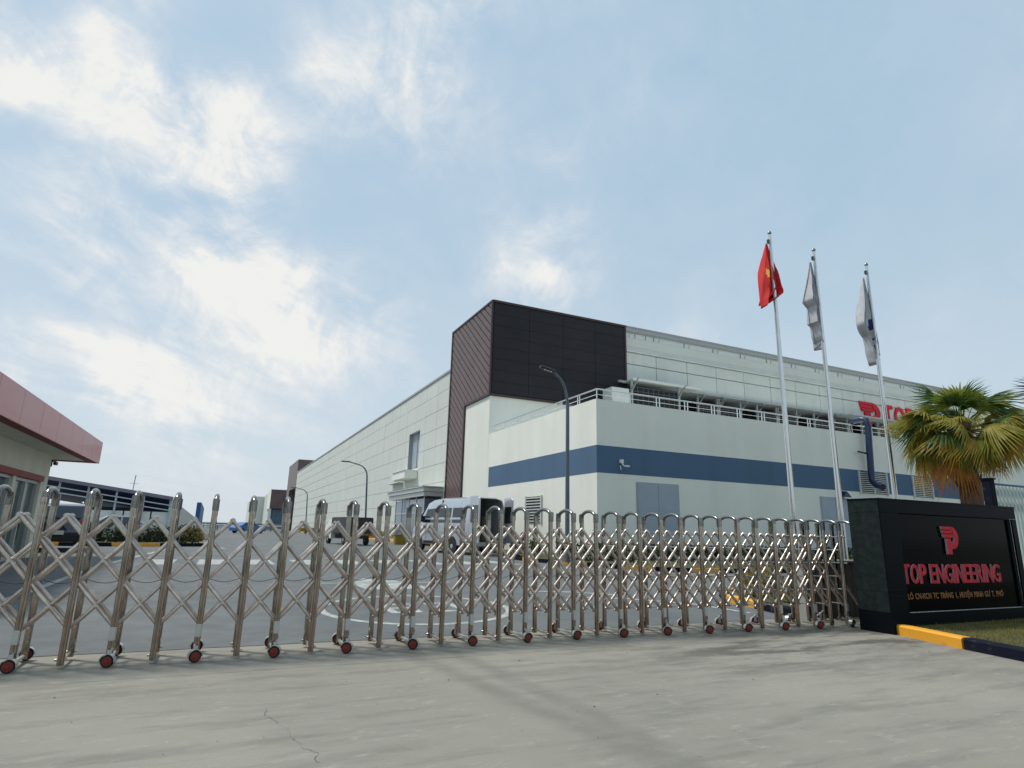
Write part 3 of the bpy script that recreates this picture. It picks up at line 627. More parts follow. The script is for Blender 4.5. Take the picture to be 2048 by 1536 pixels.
def louvre_v(name, x0, x1, z0, z1, side=False, n=11):
    q = MB(); fr_ = MB(); bk = MB()
    for k in range(n):
        z = z0+(z1-z0)*(k+.3)/n; h = (z1-z0)/n*.42
        if side: q.box(X0-.06, X0-.016, x0+.05, x1-.05, z, z+h)
        else: q.box(x0+.05, x1-.05, Y0-.07, Y0-.016, z, z+h)
    if side: bk.box(X0-.014, X0-.008, x0, x1, z0, z1); fr_.box(X0-.07, X0-.008, x0-.06, x0+.04, z0-.05, z1+.05).box(X0-.07, X0-.008, x1-.04, x1+.06, z0-.05, z1+.05)
    else: bk.box(x0, x1, Y0-.014, Y0-.008, z0, z1); fr_.box(x0-.06, x0+.04, Y0-.08, Y0-.008, z0-.05, z1+.05).box(x1-.04, x1+.06, Y0-.08, Y0-.008, z0-.05, z1+.05).box((x0+x1)/2-.03, (x0+x1)/2+.03, Y0-.08, Y0-.008, z0, z1)
    b = obj(name, bk, M['dark'], fac); obj('frame', fr_, M['louver'], b)
    for k in range(n):
        one = MB(); one.v = q.v[k*8:k*8+8]; one.f = [tuple(i for i in f) for f in MB().box(0, 1, 0, 1, 0, 1).f]; obj('slat', one, M['louver'], b)
louvre_v('wall_louvre', 31.35, 33.65, 3.9, 5.06)
louvre_v('wall_louvre', 36.0, 37.75, 3.9, 5.04)
louvre_v('wall_louvre', 27.0, 28.7, 1.85, 3.15, True, 9)
obj('wall_camera', MB().box(15.52, 15.7, Y0-.12, Y0-.01, 4.42, 4.58).tube([(15.6, Y0-.1, 4.42), (15.62, Y0-.22, 4.30), (15.66, Y0-.3, 4.26)], .03).box(15.62, 15.82, Y0-.38, Y0-.28, 4.24, 4.31).tube([(15.56, Y0-.05, 4.3), (15.52, Y0-.14, 4.12)], .025), M['whitem'], fac)
obj('exhaust_duct', MB().tube([(32.12, 22.5, 8.02), (32.12, 22.0, 8.05), (32.1, 21.72, 7.95), (32.08, 21.62, 7.6), (31.95, 21.6, 6.5), (31.85, 21.6, 4.95), (31.8, 21.55, 4.55), (31.65, 21.2, 4.25), (31.5, 20.8, 4.15)], .17, 12).tube([(31.1, 21.7, 6.1), (31.9, 21.7, 6.05)], .05, 6), M['duct'], fac, smooth=True)
# second dark box at the far end
obj('far_box', MB().box(X0-.05, 25, 143.7, 164, 9.7, 16).box(X0-.05, X0+1.5, 158, 164, .2, 9.7), M['slat'], fac)

# lettering on the building
def text_mesh(txt, size, ext, xs_=1.0, bold=.0):
    c = bpy.data.curves.new('t', 'FONT'); c.body = txt; c.size = size; c.extrude = ext; c.offset = bold; c.resolution_u = 3
    o = bpy.data.objects.new('t', c); COL.objects.link(o); dg = bpy.context.evaluated_depsgraph_get(); dg.update()
    me = bpy.data.meshes.new_from_object(o.evaluated_get(dg)); bpy.data.objects.remove(o)
    vs = [Vector((v.co.x*xs_, v.co.y, v.co.z)) for v in me.vertices]; fs = [tuple(p.vertices) for p in me.polygons]
    return vs, fs
def letter_obj(ch, x0, x1, z0, z1, y, ext, mt, parent, name='letter', bold=.0, edge=None):
    vs, fs = text_mesh(ch, 1.0, .1, 1.0, bold)
    if not vs: return
    ax0, ax1 = min(v.x for v in vs), max(v.x for v in vs); az0, az1 = min(v.y for v in vs), max(v.y for v in vs)
    mbb = MB(); mbb.add([(x0+(v.x-ax0)/(ax1-ax0)*(x1-x0), y+(ext if v.z < 0 else 0), z0+(v.y-az0)/max(1e-6, (az1-az0))*(z1-z0)) for v in vs], fs)
    o = obj(name, mbb, [mt, edge] if edge else mt, parent)
    if edge:
        for p in o.data.polygons:
            if abs(p.normal.y) < .5: p.material_index = 1
    return o
def emblem(x0, z1, w, h, y, ext, mt, parent, edge=None):
    u = lambda a, b_: (x0+a*w, y, z1-b_*h)
    def add(poly):
        o = obj('emblem_piece', MB().prism([u(*p) for p in poly], (0, ext, 0)), [mt, edge] if edge else mt, parent)
        if edge:
            for p in o.data.polygons:
                if abs(p.normal.y) < .5: p.material_index = 1
    arc = lambda cx_, cy_, rx, ry, a0, a1, n=10: [(cx_+rx*math.cos(R(a0+(a1-a0)*k/n)), cy_-ry*math.sin(R(a0+(a1-a0)*k/n))) for k in range(n+1)]
    add([(0, 0), (.62, 0), (.66, .11), (.02, .11)]); add([(.02, .14), (.66, .14), (.66, .25), (.05, .25)]); add([(.05, .28), (.66, .28), (.66, .40), (.10, .40)])
    add([(.22, .43), (.50, .43), (.50, 1.0), (.22, 1.0)])
    outer = arc(.62, .40, .38, .40, 90, -90); inner = arc(.62, .40, .16, .16, -90, 90)
    add([(.62, 0.0)]+outer[1:]+[(.52, .80), (.52, .60)]+inner)
lt = obj('wall_sign_backing', MB().box(49.4, 49.5, YB-.03, YB-.02, 12.0, 12.1), M['panelc'], fac)
emblem(49.6, 13.3, 2.7, 2.1, YB-.16, .12, M['lred'], lt)
xx = 52.75
for ch, w in (('T', 1.35), ('O', 1.5), ('P', 1.3)):
    if ch: letter_obj(ch, xx, xx+w, 11.4, 13.35, YB-.16, .12, M['lred'], lt, bold=.02)
    xx += w+.25

# ------------------------------------------------------------------ monument sign
sg = thing('monument_sign', 'black granite sign block with red letters and emblem at the right end of the gate', 'sign', (9.55, 6.4, 0))
SX0, SX1, SYF, SYB, SZ = 9.55, 13.42, 6.40, 6.96, 2.07
ry = .065; ix0, ix1, iz0, iz1 = 9.98, 13.28, .30, 1.77
obj('side_slab', MB().box(SX0-.0, SX0+.03, SYF+.03, SYB, .62, 1.845), M['granites'], sg)
obj('side_slab', MB().box(SX0, SX0+.03, SYF+.03, SYB, 1.85, SZ), M['granites'], sg)
obj('side_slab', MB().box(SX0, SX0+.03, SYF+.03, SYB, .0, .31), M['granite'], sg)
obj('side_slab', MB().box(SX0, SX0+.03, SYF+.03, SYB, .315, .615), M['granites'], sg)
obj('core', MB().box(SX0+.031, SX1, SYF+.105, SYB, 0, SZ-.03), M['granite'], sg)
for a in ((SX0, ix0, 0, .62), (SX0, ix0, .625, 1.84), (SX0, SX1, 1.845, SZ-.03), (ix1, SX1, 0, 1.84)):
    obj('front_slab', MB().box(a[0]+(.0 if a[0] == SX0 else .003), a[1], SYF, SYF+.029, a[2], a[3]), M['granite'], sg)
obj('front_slab', MB().box(ix0+.003, ix1-.003, SYF, SYF+.029, 0, iz0), M['granite'], sg)
obj('recess_lining', MB().box(ix0, ix0+.01, SYF+.03, SYF+ry, iz0, 1.84), M['rubber'], sg)
obj('recess_lining', MB().box(ix1-.01, ix1, SYF+.03, SYF+ry, iz0, 1.84), M['rubber'], sg)
for k in range(4):
    w = (ix1-ix0-.03)/4; a = ix0+.014+k*w
    for z0, z1 in ((iz0, .95), (.953, 1.83)): obj('recess_panel', MB().box(a, a+w-.003, SYF+ry, SYF+.10, z0, z1), M['granitep'], sg)
obj('coping', MB().box(SX0-.005, SX1+.01, SYF-.006, SYB+.005, SZ-.028, SZ), M['granite'], sg)
obj('sill', MB().box(ix0+.02, ix1-.02, SYF+.0325, SYF+ry, iz0-.006, iz0+.006), M['alu'], sg)
ly = SYF+ry-.035
txt = 'TOP ENGINEERING'; tot_w = 12.72-9.98; wd = dict(T=.9, O=1.05, P=.85, E=.8, N=1.0, G=1.05, I=.32, R=.9); wd[' '] = .32
S_ = sum(wd[c]+.1 for c in txt); xx = 9.99
ls = obj('letter_mount', MB().box(10.0, 12.7, SYF+ry-.002, SYF+ry-.0005, .86, .87), M['granitep'], sg)
for c in txt:
    w = wd[c]/S_*tot_w
    if c != ' ': letter_obj(c, xx, xx+w, .735, 1.04, ly, .024, M['lred'], ls, edge=M['ledge'], bold=.012)
    xx += (wd[c]+.1)/S_*tot_w
emblem(11.14, 1.66, .44, .46, ly-.01, .035, M['lred'], ls, edge=M['ledge'])
xx = 10.06
for word in ('LÔ', 'CN-KCN', 'TC', 'TRÀNG', '1,', 'HUYỆN', 'MINH', 'GƯ', 'T.', 'PHÒ'):
    vs, fs = text_mesh(word, .125, .006, .86, .002)
    wdt = max(v.x for v in vs)
    mbb = MB().add([(xx+v.x, ly+.02+(0.01 if v.z < 0 else 0), .50+v.y) for v in vs], fs); obj('address_letters', mbb, M['gold'], ls); xx += wdt+.05

# low wall behind the gate's right end
lw = thing('low_wall', 'low grey brown wall with a pale end beside the granite sign', 'wall', (9.75, 8.05, 0))
obj('end_face', MB().box(9.62, 9.80, 8.02, 8.22, 0, .98), M['pot'], lw)
x = 9.805
while x < 14: obj('plank', MB().box(x, x+.155, 8.04, 8.19, 0, .98+random.uniform(-.004, .004)), M['brownw'], lw); x += .165
obj('cap', MB().box(9.60, 14, 8.0, 8.24, .985, 1.02), M['pot'], lw)

# ------------------------------------------------------------------ accordion gate
def gy(x):      # front line of the gate, bending slightly towards the camera on the right
    return 7.57 if x < 4.6 else 7.57-.065*(x-4.6)+.0*(x-4.6)**2
gate = thing('accordion_gate', 'stainless steel folding scissor gate on small red wheels across the driveway', 'gate', (3.5, 7.57, 0))
DX, DEP = .378, .44; PW, PD = .030, .026
WHX = [-3.93, -3.16, -2.39, -1.62, -.84, -.06, .71, 1.49, 2.26, 3.03, 3.80, 4.55, 5.28, 6.01, 6.74, 7.47, 8.20, 8.93, 9.64, 10.34]
stations = []
for a, b_ in zip(WHX, WHX[1:]): stations += [a, (a+b_)/2]
HP = 1.62
def post_mesh():
    mb = MB(); sec = []
    prof = [(-1, -.45), (-.72, -1), (-.25, -1), (-.12, -1.28), (.12, -1.28), (.25, -1), (.72, -1), (1, -.45), (1, .45), (.72, 1), (-.72, 1), (-1, .45)]
    for z in (.03, .5, 1.0, HP): sec.append([(a*PW, b_*PD, z) for a, b_ in prof])
    return mb.loft(sec)
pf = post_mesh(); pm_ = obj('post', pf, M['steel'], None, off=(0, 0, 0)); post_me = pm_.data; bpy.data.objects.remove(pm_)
def mesh_of(mb, mt, smooth=True, bevel=0):
    o = obj('tmp', mb, mt, None, smooth=smooth, bevel=bevel); me = o.data; OFF.pop(o, None); bpy.data.objects.remove(o); return me
def put(name, me, parent, loc, rot=(0, 0, 0), off=None):
    o = bpy.data.objects.new(name, me); COL.objects.link(o); o.parent = parent
    o.location = Vector(loc)-(OFF[parent] if parent in OFF else Vector()); o.rotation_euler = rot; OFF[o] = Vector(loc); return o
# arch with sleeves: built in the (y,z) plane
def arch_mesh():
    mb = MB()
    mb.loft([[(a*PW*1.12, b_*PD*1.2, z) for a, b_ in ((-1, -.5), (-.7, -1), (.7, -1), (1, -.5), (1, .5), (.7, 1), (-.7, 1), (-1, .5))] for z in (HP-.08, HP-.07, HP+.045, HP+.055)])
    return mb
cap_me = mesh_of(arch_mesh(), M['steelcap'], False, .008)
ar = MB(); pts = []
for k in range(0, 13):
    a = math.pi*k/12; pts.append((0, DEP/2-(DEP/2-.005)*math.cos(a), HP-.035+.128*math.sin(a)**.78))
ar.tube(pts, .025, 10); arch_me = mesh_of(ar, M['steelcap'])
wh = MB().lathe([(.02, -.018), (.052, -.018), (.060, -.010), (.060, .010), (.052, .018), (.02, .018)], (0, 0, .06), 18, 'Y'); wheel_me = mesh_of(wh, M['rubber'])
hb = MB().lathe([(.006, -.030), (.012, -.029), (.013, -.020), (.030, -.0185), (.034, -.0235), (.043, -.0225), (.045, -.018), (.045, .019), (.02, .022)], (0, 0, .06), 16, 'Y')
for k in range(5):
    a = 2*math.pi*k/5; c_, s_ = math.cos(a), math.sin(a); hb.prism([(c_*.010-s_*.006, -.026, .06+s_*.010+c_*.006), (c_*.010+s_*.006, -.026, .06+s_*.010-c_*.006), (c_*.036+s_*.004, -.026, .06+s_*.036-c_*.004), (c_*.036-s_*.004, -.026, .06+s_*.036+c_*.004)], (0, .007, 0))
hub_me = mesh_of(hb, M['hub'])
fd = MB(); sec = []
for k in range(9):
    a = R(-5+190*k/8); r1, r2 = .066, .071
    sec.append([(-r1*math.cos(a), -.028, .06+r1*math.sin(a)), (-r2*math.cos(a), -.028, .06+r2*math.sin(a)), (-r2*math.cos(a), .028, .06+r2*math.sin(a)), (-r1*math.cos(a), .028, .06+r1*math.sin(a))])
fd.loft(sec); fender_me = mesh_of(fd, M['plate'])
fork_me = mesh_of(MB().box(-.02, .02, .012, .03, .05, .16).tube([(0, .02, .12), (0, .11, .20)], .013, 6), M['plate'])
clamp_me = mesh_of(MB().box(-.026, .026, -.044, -.034, .24, .37).box(-.03, .03, -.036, -.02, .245, .365), M['plate'], False, .004)
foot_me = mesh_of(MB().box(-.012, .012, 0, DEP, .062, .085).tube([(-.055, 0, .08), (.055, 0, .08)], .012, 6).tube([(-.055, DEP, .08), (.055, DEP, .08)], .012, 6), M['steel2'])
axle_me = mesh_of(MB().box(-.018, .018, -.05, DEP+.05, .05, .075), M['plate'], False, .004)
# scissor lattice levels (mid-bay nodes and post nodes alternate)
Z_TOP, DZ = 1.44, .2175
dx_half = DX/2
bl = math.hypot(5*dx_half, 5*DZ)
def bar_mesh(L):
    mb = MB(); w, t = .0190, .0175
    prof = [(w*math.copysign(abs(math.cos(R(a)))**.75, math.cos(R(a))), t*math.copysign(abs(math.sin(R(a)))**.75, math.sin(R(a)))) for a in range(15, 375, 30)]
    return mb.loft([[(x, b_, a) for a, b_ in prof] for x in (-L/2-.018, L/2+.018)])
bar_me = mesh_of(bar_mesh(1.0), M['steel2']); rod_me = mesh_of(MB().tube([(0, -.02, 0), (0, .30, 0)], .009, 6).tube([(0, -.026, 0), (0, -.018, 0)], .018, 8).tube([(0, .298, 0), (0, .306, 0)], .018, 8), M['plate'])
ang = math.atan2(DZ, dx_half)
for i, x in enumerate(stations):
    y = gy(x); lean = random.uniform(-.004, .004); ho = random.uniform(-.012, .012)
    slope = -.065 if x > 4.6 else 0; rz = math.atan(slope)
    j = random.uniform(-.006, .006)
    e_f = put('post', post_me, gate, (x+j, y, 0), (random.uniform(-.004, .004), lean, rz))
    put('post', post_me, gate, (x+j-DEP*math.sin(rz), y+DEP*math.cos(rz), 0), (random.uniform(-.004, .004), lean, rz+math.pi))
    put('post_cap', cap_me, gate, (x+j+lean*HP, y, 0), (0, 0, rz)); put('post_cap', cap_me, gate, (x+j+lean*HP-DEP*math.sin(rz), y+DEP*math.cos(rz), 0), (0, 0, rz)); put('arch', arch_me, gate, (x+j+lean*HP, y, 0), (0, 0, rz))
    if (i+5) % 2 == 0 or True:
        wheelst = (i % 2 == 0)
    if wheelst:
        put('axle_bar', axle_me, gate, (x+j, y, 0), (0, 0, rz)); put('clamp_plate', clamp_me, gate, (x+j, y, 0), (0, 0, rz))
        for yy, sg_ in ((y-.085, 1), (y+DEP+.085, -1)):
            w = put('wheel', wheel_me, gate, (x+j, yy, 0), (0, 0, rz+random.uniform(-.5, .3)))
            put('hub', hub_me, w, (x+j, yy, 0)); put('fender', fender_me, w, (x+j, yy, 0)); put('fork', fork_me, w, (x+j, yy, 0), (0, 0, 0 if sg_ > 0 else math.pi))
    else:
        put('foot_bar', foot_me, gate, (x+j, y, 0), (0, 0, rz))
    # bars: two lattices, one just behind the front posts and one further back
    if i < len(stations)-1:
        DXi = stations[i+1]-x; dx_half = DXi/2
        for ly_ in (.085, .31):
            for sgn in (1, -1):
                # a bar runs from a top mid-bay node down 5 half steps
                ii = i+.5; je = ii+sgn*2.5
                if je < 0 or je > len(stations)-1: continue
                def sx(q): k_ = min(int(q), len(stations)-2); return stations[k_]+(stations[k_+1]-stations[k_])*(q-k_)
                xt, xe = sx(ii), sx(je); cx_, cz_ = (xt+xe)/2, Z_TOP-2.5*DZ; L_b = math.hypot(xe-xt, 5*DZ)
                yy = gy(cx_)+ly_+(-.019 if sgn > 0 else .019)
                o_ = put('scissor_bar', bar_me, gate, (cx_, yy, cz_), (0, sgn*math.atan2(5*DZ, abs(xe-xt)), math.atan(-.065) if cx_ > 4.6 else 0)); o_.scale = (L_b/1.0, 1, 1)
        for lv in (0, 2, 4):
            put('pivot_rod', rod_me, gate, (x+dx_half, gy(x)+.055, Z_TOP-lv*DZ))
        for lv in (1, 3, 5):
            put('pivot_rod', rod_me, gate, (x, gy(x)+.055, Z_TOP-lv*DZ))
cab = []
for x in stations[:-1]:
    for k in range(6): cab.append((x+DX*k/6, gy(x)+DEP+.03, .80-.05*math.sin(math.pi*k/6)))
obj('hanging_cable', MB().tube(cab, .0032, 5), M['rubber'], gate)

# ------------------------------------------------------------------ flagpoles and flags
POLES = [(11.84, 10.0, 8.95, 'flagpole nearest the gate, flying the red flag'), (13.45, 10.0, 8.85, 'middle flagpole of the three, flying a grey white flag'), (15.58, 10.0, 8.90, 'flagpole beside the palm, flying a white, blue and black flag')]
for (px, py, ph, lb) in POLES:
    t = thing('flagpole', 'tall tapered stainless '+lb, 'flagpole', (px, py, .15), group='flagpoles behind the gate')
    obj('pole', MB().tube([(px, py, .15), (px, py, 3), (px, py, 6), (px, py, ph)], [.072, .062, .05, .036], 16), M['chrome'], t, smooth=True)
    obj('base_flange', MB().lathe([(.16, 0), (.16, .03), (.09, .06), (.085, .1)], (px, py, .15), 14), M['chrome'], t)
    obj('finial', MB().lathe([(.03, 0), (.045, .02), (.05, .05), (.03, .09), (.01, .1)], (px, py, ph), 12), M['steelcap'], t, smooth=True)
    obj('pulley', MB().box(px-.1, px-.03, py-.03, py+.02, ph-.26, ph-.16), M['blackp'], t)
    obj('halyard', MB().tube([(px-.09, py-.05, ph-.2), (px-.12, py-.05, ph*.5), (px-.08, py-.05, 1.6)], .006, 5).tube([(px-.07, py-.06, ph-.2), (px-.15, py-.08, ph*.45), (px-.08, py-.07, 1.6)], .005, 5), M['trim'], t)
def flag(px, py, ztop, L_R, folds, length, mats, paint, label, seed):
    """hanging cloth: outline by height (left, right offsets), folds in depth"""
    rnd = random.Random(seed); NU, NV = 34, 40; vs = []; n0 = rnd.uniform(0, 6)
    for j in range(NV+1):
        v = j/NV
        # interpolate outline
        for (a, la, ra), (b_, lb_, rb) in zip(L_R, L_R[1:]):
            if a <= v <= b_: f = (v-a)/(b_-a); l = la+(lb_-la)*f; r = ra+(rb-ra)*f; break
        for i in range(NU+1):
            u = i/NU; x = l+(r-l)*u
            am = min(1, v*2.2)*.13; d = am*math.sin(u*folds*6.283+n0+v*1.7)+am*.4*math.sin(u*folds*13+v*5)
            xw = x+.25*(r-l)/folds*math.cos(u*folds*6.283+n0+v*1.7)*.35
            tail = (0.05*math.sin(u*9+seed)+.10*math.sin(u*4.1+seed*2.3))*v*v
            vs.append((px+xw+.07*(1-v), py+.10+d, ztop-length*v-tail))
    W_ = NU+1; mb = MB(); mb.add(vs, [(j*W_+i, j*W_+i+1, (j+1)*W_+i+1, (j+1)*W_+i) for j in range(NV) for i in range(NU)])
    o = obj('flag', mb, mats, None, off=(px, py, ztop-length), smooth=True)
    for k, p in enumerate(o.data.polygons):
        j, i = divmod(k, NU); p.material_index = paint((i+.5)/NU, (j+.5)/NV)
    sm = o.modifiers.new('thick', 'SOLIDIFY'); sm.thickness = .006
    tag(o, label, 'flag', 'flags on the three poles')
flag(11.84, 10, 8.74, [(0, -.12, -.07), (.2, -.19, -.02), (.45, -.26, .12), (.62, -.31, .24), (.76, -.34, .36), (.80, -.35, .34), (.90, -.37, .08), (1, -.36, -.20)], 3.1, 1.72, [M['flagred'], M['flagstar']],
     lambda u, v: 1 if (.42 < v < .60 and .10+.3*(v-.42) < u < .36-1.6*abs(v-.51)+.12*math.sin(u*25)) else 0, 'red flag with a yellow star hanging limp on the nearest pole', 1)
flag(13.45, 10, 8.58, [(0, -.14, -.08), (.3, -.30, -.06), (.50, -.42, -.04), (.53, -.40, -.04), (.57, -.26, -.03), (.78, -.26, -.02), (.80, -.15, -.01), (.94, -.12, .03), (1, -.05, .0)], 3.8, 2.32, [M['flagw']], lambda u, v: 0,
     'plain grey white flag hanging limp on the middle pole', 2)
def tk(u, v):
    if .52 < v < .66 and u > .45-.6*(v-.52): return 1
    if .72 < v < .84 and u > .35: return 2 if int(v*60) % 2 == 0 else 0
    return 0
flag(15.58, 10, 8.58, [(0, -.14, -.08), (.3, -.30, -.06), (.58, -.46, -.03), (.66, -.34, -.02), (.70, -.20, -.01), (.88, -.12, .02), (1, -.02, .04)], 3.6, 2.45, [M['flagw'], M['flagb'], M['rubber']], tk,
     'white flag with blue and black marks hanging limp on the pole beside the palm', 3)

# ------------------------------------------------------------------ street lamps
def lamp(x, y, z0, h, s, label, headlen=.55):
    t = thing('street_lamp', label, 'street lamp', (x, y, z0), group='street lamps along the factory drive')
    pts = [(x, y, z0), (x, y, z0+h*.8)]+[(x-1.0*s*(1-math.cos(R(a))), y, z0+h*.8+h*.165*math.sin(R(a))) for a in (15, 30, 45, 60, 75)]+[(x-1.05*s, y, z0+h*.985)]
    rs = [.085, .065]+[.05]*5+[.04]
    obj('pole', MB().tube(pts, rs, 10), M['pole'], t, smooth=True); obj('base', MB().box(x-.14, x+.14, y-.14, y+.14, z0, z0+.05), M['pole'], t)
    hx, hz_ = x-1.0*s, z0+h*.98
    hd = obj('lamp_head', MB().loft([[(hx+a, y+b_*w, hz_+c+a*-.18) for b_, c in ((-1, 0), (-.7, .06), (.7, .06), (1, 0), (.6, -.04), (-.6, -.04))] for a, w in ((.08, .05), (-.05, .11), (-headlen*.6, .15), (-headlen, .09))]), M['blackp'], t)
    q = MB()
    for k in range(3): q.box(hx-.12-k*.13, hx-.05-k*.13, y-.06, y+.06, hz_-.05+.02+k*.02, hz_-.036+.02+k*.02)
    obj('lens', q, M['lens'], hd)
lamp(11.15, 19.0, .41, 6.95, .62, 'grey curved street lamp in front of the terrace wall')
def lamp2(x, y, h, arm, label):
    t = thing('street_lamp', label, 'street lamp', (x, y, GZ), group='street lamps along the factory drive')
    pts = [(x, y, GZ), (x-.25, y, GZ+h*.82)]+[(x-.25-arm*.45*(1-math.cos(R(a))), y, GZ+h*.82+h*.15*math.sin(R(a))) for a in (20, 40, 60, 80)]+[(x-.25-arm*.75, y, GZ+h*.995)]
    obj('pole', MB().tube(pts, [.09, .07, .06, .06, .05, .05, .045], 8), M['pole'], t, smooth=True)
    e = pts[-1]; obj('lamp_head', MB().loft([[(e[0]+a, y+b_, e[2]+c) for b_, c in ((-.12, 0), (0, .07), (.12, 0), (0, -.05))] for a in (.1, -arm*.3)]), M['blackp'], t)
lamp2(11.5, 54, 6.7, 2.2, 'thin curved street lamp halfway along the long factory wall')
lamp2(10.9, 90, 6.3, 2.2, 'small distant curved street lamp near the far end of the wall')

# ------------------------------------------------------------------ guardhouse
gh = thing('guardhouse', 'grey guardhouse with a pink roof fascia and glass doors at the left edge', 'building', (-5, 18, gz(18)))
FX, FY1 = -3.98, 24.75
y = FY1; first = True
while y > 13.8:
    y0 = y-1.56; obj('fascia_panel', MB().box(FX-.04, FX, y0+.008, y-.008, 3.3, 4.02), M['pink'], gh); y = y0
for k in range(4): obj('fascia_panel', MB().box(FX-.05-1.5*(k+1)+.01, FX-.05-1.5*k-.01, FY1-.04, FY1, 3.3, 4.02), M['pink'], gh)
obj('soffit', MB().box(-12, FX-.34, 12.4, FY1-.3, 3.33, 3.37), M['house'], gh)
obj('soffit_edge', MB().box(-12, FX-.04, FY1-.3, FY1-.04, 3.32, 3.37).box(FX-.34, FX-.04, 12.4, FY1-.3, 3.32, 3.37), M['redband'], gh, label='dark red strip along the underside of the roof edge')
obj('roof_deck', MB().box(-12, FX-.05, 12.4, FY1-.05, 3.4, 3.95), M['trim'], gh)
WX = -5.0; WY = 23.3
wl_ = MB().box(-11, WX, 11.4, 17.0, .1, .75).box(-11, WX-.0, 11.4, WY, 2.52, 3.33).box(-11, WX, WY-.75, WY, .2, 2.52).box(-11, WX, 16.6, 17.4, .1, 2.52).box(-11, WX, 19.85, 20.1, .2, 2.52)
obj('wall', wl_, M['house'], gh)
obj('red_lintel', MB().box(WX-.05, WX+.06, 11.4, 22.6, 2.50, 2.66), M['redband'], gh)
for (a, b_) in ((17.4, 19.85), (20.1, WY-.75), (12, 16.6)):
    p = obj('glazing', MB().box(WX-.18, WX-.15, a, b_, .3, 2.5), M['glass'], gh); q = MB()
    n = 2 if b_-a < 3 else 3
    for k in range(n+1): yy = a+(b_-a-.07)*k/n; obj('frame_upright', MB().box(WX-.15, WX-.06, yy, yy+.08, .3, 2.5), M['alu'], p)
    obj('frame_rail', MB().box(WX-.149, WX-.062, a, b_, 2.42, 2.498), M['alu'], p); obj('frame_rail', MB().box(WX-.149, WX-.062, a, b_, .302, .4), M['alu'], p)
    obj('handle', MB().tube([(WX-.02, (a+b_)/2, 1.15), (WX-.02, (a+b_)/2, 1.45)], .015, 6), M['blackp'], p)
obj('wall_camera', MB().box(WX-.02, WX+.06, WY-.05, WY+.3, 3.18, 3.22).box(WX-.02, WX+.06, WY+.3, WY+.55, 3.1, 3.2).box(WX-.02, WX+.02, WY-.02, WY+.06, 3.02, 3.22), M['blackp'], gh)

# ------------------------------------------------------------------ vehicles
def wheel(x, y, r, w, parent, name='wheel'):
    t = obj(name, MB().lathe([(r*.62, -w/2), (r*.94, -w/2), (r, -w*.3), (r, w*.3), (r*.94, w/2), (r*.62, w/2)], (x, y, r), 22, 'Y'), M['rubber'], parent)
    obj('rim', MB().lathe([(r*.2, -w/2-.01), (r*.6, -w/2+.02), (r*.63, -w/2+.005), (r*.63, w/2-.005), (r*.6, w/2-.02), (r*.2, w/2+.01)], (x, y, r), 10, 'Y'), M['alu'], t)
def profile_body(prof, hw, tumble, zmid):
    """closed side outline extruded to both sides with tumblehome above zmid"""
    secs = []
    for s in (-1, -.94, .94, 1):
        ring = []
        for (x, z) in prof:
            k = 1 if z < zmid else 1-tumble*(z-zmid)
            inset = 1.0 if abs(s) == 1 else 0
            cx_ = sum(p[0] for p in prof)/len(prof); cz_ = sum(p[1] for p in prof)/len(prof)
            xx_ = x+(cx_-x)*.03*inset; zz = z+(cz_-z)*.04*inset
            ring.append((xx_, s*hw*k, zz))
        secs.append(ring)
    return MB().loft(secs)
def side_y(hw, tumble, zmid, z): return hw*(1 if z < zmid else 1-tumble*(z-zmid))
def car(name, label, cat, loc, rz, body_m, L_, H_, hw, wb, prof, zmid, wins, group=None, rear=None, wr=.34, tumble=.18):
    t = thing(name, label, cat, loc, rz, group)
    obj('body', profile_body(prof, hw, tumble, zmid), M[body_m], t, smooth=True, bevel=.03)
    for poly in wins:
        for s in (-1, 1):
            q = MB(); pts_ = [(x, s*(side_y(hw, tumble, zmid, z)+.004), z) for x, z in poly]; q.prism(pts_, (0, -s*.02, 0)); obj('window', q, M['carglass'], t)
    for x in wb:
        for s in (-1, 1): wheel(x, s*(hw-.10), wr, .22, t)
        for s in (-1, 1): obj('wheel_arch', MB().lathe([(.01, 0), (wr*1.18, 0), (wr*1.18, .012), (.01, .012)], (x, s*(hw-.012) if s > 0 else -hw+.0, wr+.02), 20, 'Y'), M['rubber'], t)
    return t
# dark blue SUV beside the guardhouse: x forward = +Y world
suvp = [(-2.25, .35), (-2.32, .62), (-2.28, .95), (-2.12, 1.15), (-1.85, 1.60), (-1.6, 1.68), (.1, 1.70), (.55, 1.62), (1.15, 1.12), (2.15, .98), (2.32, .75), (2.3, .35)]
suv = car('suv', 'dark blue SUV seen from behind, parked past the guardhouse', 'car', (-5.62, 28.6, GZ), R(102), 'navy', 4.6, 1.7, .92, (-1.4, 1.4), suvp, .95,
          [[(-1.75, 1.08), (-1.62, 1.52), (-.5, 1.56), (-.5, 1.08)], [(-.42, 1.08), (-.42, 1.56), (.45, 1.54), (.95, 1.1)]])
obj('rear_window', MB().prism([(-2.135, -.68, 1.17), (-2.135, .68, 1.17), (-1.91, .60, 1.53), (-1.91, -.60, 1.53)], (-.02, 0, .01)), M['carglass'], suv)
for s in (-1, 1): obj('tail_light', MB().box(-2.36, -2.2, s*.62, s*.90, .88, 1.10), M['tail'], suv, bevel=.02)
obj('number_plate', MB().box(-2.36, -2.33, -.24, .24, .60, .74), M['plate'], suv); obj('bumper', MB().box(-2.40, -2.2, -.88, .88, .38, .56), M['rubber'], suv, bevel=.03)
for s in (-1, 1): obj('roof_rail', MB().tube([(-1.5, s*.68, 1.70), (-1.4, s*.68, 1.76), (.0, s*.68, 1.78), (.1, s*.68, 1.72)], .018, 6), M['alu'], suv)

